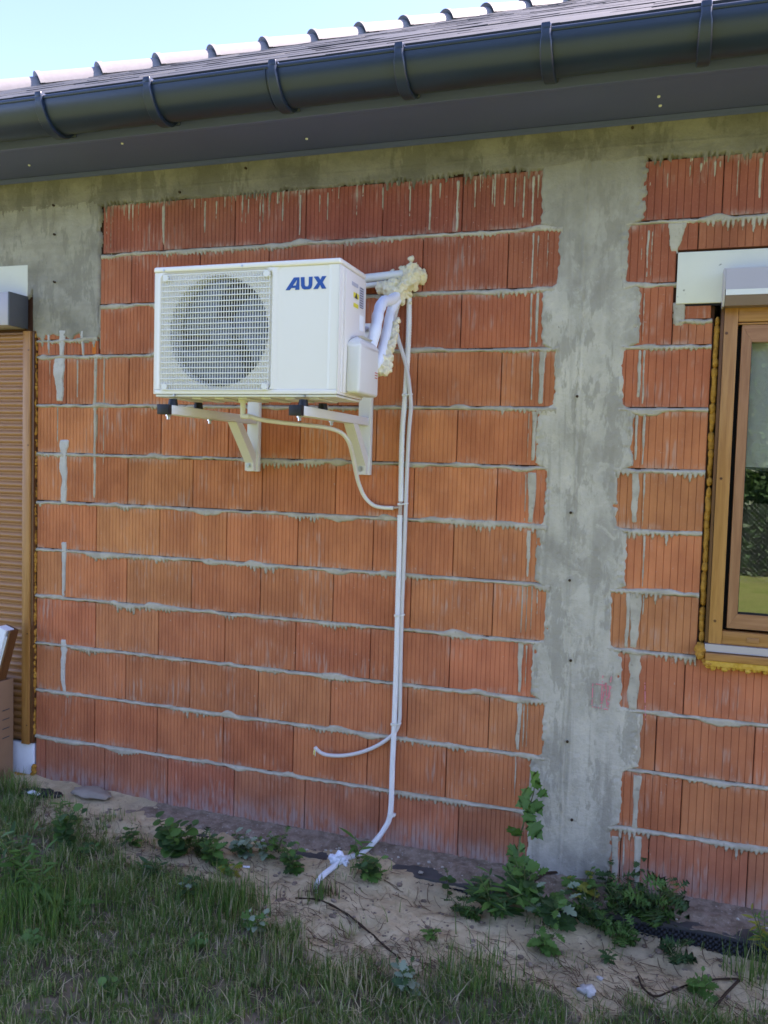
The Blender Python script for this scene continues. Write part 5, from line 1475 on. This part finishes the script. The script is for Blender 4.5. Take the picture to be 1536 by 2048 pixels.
# tall lobed-leaf sapling against the pillar
tb = Vector(at_ground((2.233, -0.057), -0.005))
sap = empty('lobed_leaf_weed', tb); tag(sap, 'tall green weed with lobed leaves climbing the left edge of the pillar', 'weed', 'weeds growing at the foot of the wall')
sp = [tb, Vector((2.236, -0.170, 0.113)), Vector((2.239, -0.140, 0.203)), Vector((2.254, -0.110, 0.284)), Vector((2.277, -0.085, 0.365)), Vector((2.281, -0.075, 0.431))]
stem_at(sap, sp, 0.0042)
SP = spline(sp, 0.01)
for (p, size, dx, dz) in (((2.286, -0.090, 0.420), 0.085, 0.1, 1.0), ((2.270, -0.100, 0.369), 0.075, -0.9, 0.45), ((2.303, -0.100, 0.385), 0.085, 1.0, 0.25), ((2.281, -0.110, 0.342), 0.095, 0.8, -0.45), ((2.264, -0.110, 0.350), 0.095, -0.9, -0.2),
        ((2.263, -0.120, 0.300), 0.105, 0.55, -0.8), ((2.275, -0.120, 0.330), 0.08, 0.2, -0.9), ((2.274, -0.120, 0.248), 0.105, 0.9, -0.6), ((2.223, -0.150, 0.205), 0.095, -0.55, 0.75), ((2.235, -0.150, 0.168), 0.080, 0.75, -0.2),
        ((2.227, -0.160, 0.154), 0.090, -0.9, -0.25), ((2.222, -0.160, 0.123), 0.080, 0.1, -1.0), ((2.247, -0.160, 0.119), 0.100, 0.85, -0.5), ((2.216, -0.170, 0.088), 0.085, -0.5, -0.8), ((2.248, -0.180, 0.081), 0.085, 0.5, -0.85), ((2.261, -0.190, 0.037), 0.085, 0.9, -0.3), ((2.232, -0.200, 0.030), 0.09, -0.85, -0.3), ((2.285, -0.095, 0.402), 0.06, 0.5, 0.8)):
    p = Vector(p)
    put_leaf(sap, 'lobed', M_LEAF, p, (dx + rng.uniform(-0.4, 0.4), rng.uniform(-0.8, 0.1), dz + rng.uniform(-0.5, 0.2)), TOCAM + Vector((rng.uniform(-1.0, 1.0), rng.uniform(-0.3, 0.6), rng.uniform(0.0, 1.3))), size * rng.uniform(0.55, 0.85))
GRP = 'weeds growing at the foot of the wall'
weed('mugwort', 'large dark green weed with finely cut leaves right of the pillar', (2.772, -0.159), 0.24, 8, 'feather', [M_LEAFD, M_LEAF], 0.100, 8, 0.75)
weed('mugwort', 'dark cut-leaf weed low in the sand in front of the large dark one', (2.865, -0.329), 0.12, 3, 'feather', [M_LEAFD], 0.085, 5, 0.6)
weed('silverleaf_weed', 'weed with silvery white leaf undersides near the pillar foot', (2.392, -0.325), 0.20, 6, 'jagged', [M_SILVER, M_LEAF, M_LEAFD], 0.080, 8, 0.7)
weed('bushy_weed', 'low bushy green weed on the sand left of the silvery one', (2.167, -0.333), 0.16, 8, 'narrow', [M_LEAF, M_LEAFD], 0.095, 11, 0.85)
weed('bushy_weed', 'leafy green weed between the lobed sapling and the silvery weed', (2.286, -0.256), 0.19, 6, 'jagged', [M_LEAF, M_LEAF, M_LEAFD], 0.075, 9, 0.65)
weed('yellow_weed', 'yellowish green weed against the ledge under the pillar', (2.491, -0.103), 0.14, 6, 'jagged', [M_YLEAF, M_LEAF, M_LEAF], 0.062, 8, 0.6)
weed('bushy_weed', 'dark leafy weed between the yellowish weed and the large mugwort', (2.646, -0.176), 0.16, 5, 'feather', [M_LEAFD, M_LEAF], 0.070, 7, 0.8)
weed('thin_stalk_weed', 'small upright weed against the right foot of the pillar', (2.587, -0.042), 0.16, 2, 'jagged', [M_LEAFD], 0.055, 7, 0.25)
weed('thin_stalk_weed', 'tall thin grey-green stalk before the right pier of bricks', (2.731, 0.005), 0.25, 2, 'jagged', [M_SILVER, M_LEAFD], 0.050, 9, 0.16)
weed('seedling', 'thin lone seedling on the bare sand left of the bushy weed', (1.970, -0.273), 0.12, 1, 'round', [M_LEAFD], 0.035, 7, 0.2)
weed('bushy_weed', 'low green weed under the end of the white conduit', (1.621, -0.288), 0.10, 7, 'jagged', [M_LEAF, M_LEAFD], 0.055, 8, 0.85)
weed('broadleaf_weed', 'broad pointed green leaf sprig behind the white foam lump', (1.520, -0.169), 0.10, 2, 'narrow', [M_LEAF], 0.110, 4, 0.6)
weed('bushy_weed', 'dense dark green clump of weeds left of the silvery rosettes', (0.728, -0.402), 0.17, 9, 'round', [M_LEAFD, M_LEAF], 0.055, 10, 0.7)
weed('bushy_weed', 'bright green low weed right of the dense dark clump', (0.926, -0.393), 0.12, 6, 'jagged', [M_LEAF, M_LEAF, M_LEAFD], 0.060, 8, 0.7)
weed('silverleaf_weed', 'grey silvery weeds by the ledge between the bright low weed and the white strip', (1.022, -0.295), 0.13, 6, 'jagged', [M_SILVER, M_SILVER, M_LEAFD], 0.055, 8, 0.65)
weed('silverleaf_weed', 'silver tinged weed between the grey weeds and the small green bush', (1.117, -0.272), 0.11, 4, 'jagged', [M_SILVER, M_LEAF], 0.050, 7, 0.6)
weed('small_bush', 'small round green bush by the ledge left of the conduit', (1.269, -0.313), 0.13, 6, 'jagged', [M_LEAFD, M_LEAF], 0.050, 9, 0.55)
weed('bushy_weed', 'green leafy weed near the flat tan stone', (0.249, -0.534), 0.16, 6, 'round', [M_LEAF, M_LEAFD], 0.055, 8, 0.55)
weed('thin_stalk_weed', 'upright light green weed just left of the flat tan stone', (0.107, -0.395), 0.16, 2, 'narrow', [M_LEAF], 0.065, 9, 0.25)
weed('leafy_stalk', 'tall leafy light green weed in front of the cardboard box', (0.293, -0.863), 0.28, 7, 'narrow', [M_LEAF, M_LEAF, M_LEAFD], 0.085, 13, 0.45)
weed('leafy_stalk', 'tall leafy weed leaning at the left edge of the turf', (0.432, -0.916), 0.20, 5, 'narrow', [M_LEAF], 0.080, 10, 0.6)
weed('small_bush', 'small green sprout on the sand below the flat stone', (0.377, -0.536), 0.08, 4, 'jagged', [M_LEAF, M_LEAFD], 0.045, 6, 0.7)
weed('small_bush', 'grey-green tuft of weeds at the front edge of the sand', (0.956, -0.648), 0.10, 4, 'jagged', [M_LEAFD, M_SILVER], 0.045, 6, 0.6)
weed('silverleaf_weed', 'silvery weed in the turf below the conduit end', (1.325, -0.783), 0.10, 5, 'jagged', [M_SILVER, M_LEAF], 0.045, 6, 0.75)
weed('silverleaf_weed', 'silvery weed lowest in the turf in front of the dead root', (1.963, -0.855), 0.09, 4, 'jagged', [M_SILVER, M_LEAFD], 0.055, 6, 0.9)
weed('broadleaf_weed', 'flat broad green leaves in the grass at lower left', (0.532, -0.919), 0.06, 4, 'narrow', [M_LEAF], 0.16, 4, 0.95)
weed('seedling', 'little dark seedling alone on the sand right of the rocks', (2.618, -0.424), 0.05, 2, 'jagged', [M_LEAFD], 0.045, 5, 0.7)
weed('seedling', 'pale thin sprout standing by the membrane at the right', (3.054, 0.041), 0.16, 1, 'narrow', [M_YLEAF], 0.04, 5, 0.2)
weed('leafy_stalk', 'wispy yellow-green weed over the membrane at the right edge', (3.181, -0.207), 0.22, 6, 'narrow', [M_LEAF, M_YLEAF], 0.050, 10, 0.5)
weed('small_bush', 'tiny green weed on the sand left of the pale grey rock', (1.976, -0.585), 0.05, 3, 'jagged', [M_LEAF], 0.040, 5, 0.7)

for lab, xy, h, ns, kind, mats, sz, nl, spr in (
    ('ragged low weed at the left end of the weed row under the wall', (0.506, -0.397), 0.10, 4, 'jagged', [M_LEAFD, M_LEAF], 0.045, 7, 0.8),
    ('flat dark rosette in front of the dense dark clump', (0.738, -0.572), 0.07, 6, 'narrow', [M_LEAFD], 0.075, 4, 0.95),
    ('feathery dark weed behind the bright green low weed', (0.816, -0.337), 0.11, 5, 'feather', [M_LEAFD, M_LEAF], 0.060, 6, 0.7),
    ('yellowish rosette with dry leaves below the grey silvery weeds', (1.025, -0.437), 0.07, 5, 'jagged', [M_LEAF, M_YLEAF], 0.050, 5, 0.9),
    ('thin feathery sprig between the silvery weeds and the round bush', (1.159, -0.219), 0.10, 3, 'feather', [M_LEAF], 0.050, 6, 0.6),
    ('low spreading weed in front of the ledge left of the bushy weed', (2.054, -0.378), 0.08, 5, 'feather', [M_LEAFD, M_LEAF], 0.060, 5, 0.95),
    ('bright low weed before the silvery weed near the pillar', (2.388, -0.479), 0.10, 4, 'jagged', [M_LEAF], 0.060, 6, 0.6),
    ('spreading feathery weed between pillar foot and large mugwort', (2.553, -0.240), 0.13, 6, 'feather', [M_LEAFD, M_LEAF], 0.070, 7, 0.85),
    ('limp pale green weed over the sand by the black membrane', (2.671, -0.281), 0.10, 5, 'feather', [M_LEAF], 0.065, 6, 0.9),
    ('small sprig at the foot of the wall left of the lobed sapling', (2.099, -0.207), 0.07, 3, 'jagged', [M_LEAFD], 0.040, 5, 0.6),
    ('small weed in the turf left of the straw coloured tuft', (1.164, -0.916), 0.06, 4, 'round', [M_LEAF], 0.040, 5, 0.8),
    ('clover-like green patch in the turf at the lower left corner', (0.613, -1.164), 0.06, 8, 'round', [M_LEAF], 0.035, 6, 0.85),
    ('broad leaf sprouts in the turf near the bottom edge', (1.007, -1.242), 0.05, 4, 'round', [M_LEAF, M_LEAFD], 0.045, 4, 0.8),
    ('small lobed weed in the grass below the bent cable', (2.947, -0.504), 0.09, 4, 'jagged', [M_LEAF], 0.055, 6, 0.6)):
    weed('low_weed', lab, xy, h, ns, kind, mats, sz, nl, spr)

# ------------------------------------------------------------------ grass
def blades(n, xr, yr, dens, hfun, name, lean=0.7, wid=(0.0018, 0.0040), mats=(M_BLADE1, M_BLADE2, M_STRAW), probs=(0.62, 0.24, 0.14), seed=1):
    R = np.random.RandomState(seed)
    x = R.uniform(*xr, n); y = R.uniform(*yr, n)
    k = R.rand(n) < dens(x, y); x = x[k]; y = y[k]; n = len(x)
    z = ground_z(x, y) - 0.003
    h = hfun(x, y) * R.uniform(0.45, 1.25, n)
    a = R.uniform(0, 2 * np.pi, n); l = lean * np.abs(R.randn(n)) * 0.6
    w = R.uniform(*wid, n); b = a + np.pi / 2 + R.uniform(-0.6, 0.6, n)
    mi = R.choice(len(mats), n, p=probs)
    h = np.where(mi == 2, h * 0.9, h); l = np.where(mi == 2, l * 1.3, l)
    dx = np.cos(a); dy = np.sin(a); wx = np.cos(b) * w; wy = np.sin(b) * w
    def pt(f, s): # fraction along, side
        hz = h * (f - 0.22 * l * f * f); out = h * l * f ** 1.8 * 0.8
        ww = (1 - f) * s
        return np.stack([x + dx * out + wx * ww, y + dy * out + wy * ww, z + np.clip(hz, 0, None)], -1)
    P = np.stack([pt(0, -1), pt(0, 1), pt(0.45, -1.25), pt(0.45, 1.25), pt(0.78, -1.3), pt(0.78, 1.3), pt(1.0, 0)], 1)
    V = P.reshape(-1, 3); o = np.arange(n)[:, None] * 7
    F = np.stack([o + np.array([0, 1, 3]), o + np.array([0, 3, 2]), o + np.array([2, 3, 5]), o + np.array([2, 5, 4]), o + np.array([4, 5, 6])], 1).reshape(-1, 3)
    return link(name, mesh_np(name, V, F, list(mats), True, np.repeat(mi, 5)))
def turf_dens(x, y):
    return turf(x, y) * (0.10 + 0.90 * sstep(0.28, 0.56, fbm(x * 11, y * 11, 3, 91)) * (0.45 + 0.55 * sstep(0.3, 0.6, vnoise(x * 40, y * 40, 99))))
def turf_h(x, y):
    return 0.030 + 0.070 * fbm(x * 9, y * 9, 3, 92) ** 1.5 + 0.05 * sstep(0.4, -0.2, x) * sstep(-0.9, -0.3, y)
g = blades(230000, (-1.0, 3.9), (-1.75, -0.10), turf_dens, turf_h, 'grass', 1.3, (0.0010, 0.0030), probs=(0.52, 0.26, 0.22))
tag(g, 'dark green rough grass with straw blades filling the foreground', 'grass', None, 'stuff')
def dry_dens(x, y): return turf(x, y) * sstep(0.40, 0.65, fbm(x * 8, y * 8, 3, 111))
g3 = blades(9000, (-0.9, 3.8), (-1.7, -0.2), dry_dens, lambda x, y: 0.075 + 0 * x, 'dry_grass', 1.2, (0.0014, 0.0034), mats=(M_STRAW, M_BLADE2), probs=(0.65, 0.35), seed=66)
tag(g3, 'pale dry grass blades standing among the green turf', 'grass', None, 'stuff')
def sparse_dens(x, y): return (1 - turf(x, y)) * sstep(0.50, 0.72, fbm(x * 6, y * 6, 3, 101)) * (0.25 + 0.75 * sstep(2.2, 0.2, x)) * sstep(-0.16, -0.26, y)
g2 = blades(26000, (-0.9, 3.7), (-1.0, -0.18), sparse_dens, lambda x, y: 0.035 + 0.05 * vnoise(x * 9, y * 9, 103), 'sparse_grass', 1.1, (0.0010, 0.0026), probs=(0.5, 0.3, 0.2), seed=44)
tag(g2, 'thin scattered grass blades coming up through the pale sand', 'grass', None, 'stuff')
def tuft(xy, r, n, h, label, mats=(M_BLADE1, M_BLADE2, M_STRAW), probs=(0.7, 0.2, 0.1), seed=5, lean=0.7):
    def dens(x, y): return np.exp(-((x - xy[0]) ** 2 + (y - xy[1]) ** 2) / (r * r) * 1.6)
    o = blades(n, (xy[0] - r * 1.5, xy[0] + r * 1.5), (xy[1] - r * 1.5, xy[1] + r * 1.5), dens, lambda x, y: h + 0 * x, 'grass_tuft', lean, (0.0014, 0.003), mats, probs, seed)
    tag(o, label, 'grass tuft', 'grass tufts on the sand')
tuft((1.147, -0.658), 0.13, 2200, 0.13, 'large dark green grass tuft left of the buried conduit end', seed=6)
tuft((0.921, -0.704), 0.07, 500, 0.11, 'thin grass tuft left of the large dark one', seed=7)
tuft((1.472, -0.468), 0.06, 600, 0.08, 'short brownish grass tuft round the end of the conduit', (M_BLADE1, M_BLADE2, M_BROWNSTRAW), (0.4, 0.2, 0.4), 8)
tuft((1.470, -0.866), 0.10, 700, 0.10, 'straw coloured dry grass tuft below the large dark one', (M_BLADE1, M_BLADE2, M_STRAW), (0.15, 0.3, 0.55), 9, 0.5)
tuft((1.760, -0.926), 0.09, 420, 0.11, 'thin straw coloured tuft in the turf near the lowest silvery weed', (M_BLADE1, M_BLADE2, M_STRAW), (0.2, 0.25, 0.55), 19, 0.6)
tuft((1.119, -1.155), 0.10, 420, 0.09, 'pale dry tuft in the turf at lower left', (M_BLADE1, M_BLADE2, M_STRAW), (0.25, 0.25, 0.5), 20, 0.6)
tuft((0.470, -1.041), 0.18, 2600, 0.17, 'tall green grass tuft at the left edge below the box', seed=10)
tuft((0.632, -0.818), 0.12, 1100, 0.11, 'green grass tuft beneath the flat stone at left', seed=11)
tuft((3.154, -0.300), 0.10, 700, 0.13, 'wispy green grass tuft at the right edge of the sand', (M_BLADE1, M_BLADE2, M_STRAW), (0.4, 0.4, 0.2), 12)
tuft((2.204, -0.742), 0.16, 1100, 0.12, 'long bladed green tuft in the turf before the bushy weed', seed=13)
# dead stalks and straw lying between sand and turf
def litter(n, seed):
    R = np.random.RandomState(seed)
    V = []; F = []; mi = []
    k = 0
    while k < n:
        x = R.uniform(-0.8, 3.6); y = R.uniform(-1.2, -0.22)
        e = float(grass_edge(x)); w = math.exp(-((y - e) / 0.13) ** 2) + 0.22
        if R.rand() > w: continue
        L = R.uniform(0.02, 0.11); a = R.uniform(0, math.pi); wd = R.uniform(0.0005, 0.0014); bend = R.uniform(-0.5, 0.5)
        prev = None
        for i in range(4):
            f = i / 3 - 0.5; aa = a + bend * f
            px = x + math.cos(aa) * L * f; py = y + math.sin(aa) * L * f
            pz = gz(px, py) + 0.003 + 0.006 * R.rand()
            o = len(V); V += [(px - math.sin(aa) * wd, py + math.cos(aa) * wd, pz), (px + math.sin(aa) * wd, py - math.cos(aa) * wd, pz + 0.001), (px, py, pz + wd * 1.6)]
            if prev is not None:
                for j in range(3): F.append((prev + j, prev + (j + 1) % 3, o + (j + 1) % 3, o + j)); mi.append(0 if k % 3 else 1)
            prev = o
        k += 1
    return mesh_np('dry_stalks', V, F, [M_BROWNSTRAW, M_STRAW], True, mi)
o = link('dry_stalks', litter(4200, 17)); tag(o, 'brown dead stalks and straw scattered between sand and grass', 'dry stalks', None, 'stuff')
bm = bmesh.new()
for i in range(900):
    x = rng.uniform(-0.5, 3.5); y = rng.uniform(-0.9, -0.23); s = rng.choice([rng.uniform(0.002, 0.006), rng.uniform(0.002, 0.006), rng.uniform(0.005, 0.014)])
    if turf(np.array([x]), np.array([y]))[0] > 0.7: continue
    q = bmesh.ops.create_icosphere(bm, subdivisions=1, radius=s); c = at_ground((x, y), s * 0.2); kx, ky = rng.uniform(0.7, 1.5), rng.uniform(0.7, 1.5)
    for v in q['verts']: v.co = Vector((c[0] + v.co.x * kx, c[1] + v.co.y * ky, c[2] + v.co.z * 0.7))
o = link('sand_pebbles', finish(bm, 'sand_pebbles', M_DUST)); tag(o, 'small pebbles and clods scattered over the pale sand', 'pebbles', None, 'stuff')

# ------------------------------------------------------------------ the garden the window glass reflects
fence = empty('chain_link_fence', (4, -12.4, 0)); tag(fence, 'grey chain-link garden fence mirrored in the window glass', 'fence')
zg = gz(4, -12.4)
lst = []
bm = bmesh.new()
for i in range(-60, 200):
    x = i * 0.085
    for sgn in (1, -1):
        a = Vector((x, -12.4 + 0.002 * sgn, zg)); b_ = Vector((x + sgn * 1.4, -12.4 + 0.002 * sgn, zg + 1.4))
        add_cyl(bm, a, b_, 0.0013, seg=3, cap=False)
inset(link('wire_mesh', finish(bm, 'wire_mesh', M_WIRE), kind='stuff'), fence)
for i in range(8):
    b = bmesh.new(); add_cyl(b, (-4 + i * 2.5 - 0.1, -12.44, zg - 0.1), (-4 + i * 2.5 - 0.1, -12.44, zg + 1.5), 0.024, seg=10)
    inset(link('post', finish(b, 'post', M_STEEL, 40)), fence)
def hedge():
    R = np.random.RandomState(5); n = 70000
    x = R.uniform(-9, 18, n); t = R.uniform(0, 1, n)
    H = 5.2 + 2.4 * fbm(x * 0.35, x * 0, 3, 95)  # extra height added so the glass mirrors dark leaves instead of sky
    ang = R.uniform(0, np.pi / 1.6, n)
    y = -14.2 + 1.0 * np.cos(ang) * (0.75 + 0.5 * fbm(x * 1.1, t * 4, 3, 96)) - 0.2; z = np.where(ang < 0.9, t * H * 0.9, H * (0.9 + 0.15 * np.sin(ang) * vnoise(x * 2, t * 5, 97)))
    c = np.stack([x, y, z + zg], -1); s = R.uniform(0.05, 0.12, n)[:, None]
    u = R.randn(n, 3); u /= np.linalg.norm(u, axis=1)[:, None]; v = np.cross(u, R.randn(n, 3)); v /= np.linalg.norm(v, axis=1)[:, None]
    P = np.stack([c - u * s, c + v * s * 0.5, c + u * s, c - v * s * 0.5], 1).reshape(-1, 3)
    F = np.arange(n * 4).reshape(-1, 4)
    return mesh_np('hedge', P, F, M_LEAFD, False)
hd_ = empty('hedge', (4, -14.5, zg)); tag(hd_, 'tall dark green hedge behind the chain-link fence, mirrored in the window', 'hedge')
inset(link('foliage', hedge(), kind='stuff'), hd_)
inset(box('hedge_core', (-9, -16.2, zg), (18, -15.2, zg + 5.0), M_LEAFD, None), hd_)
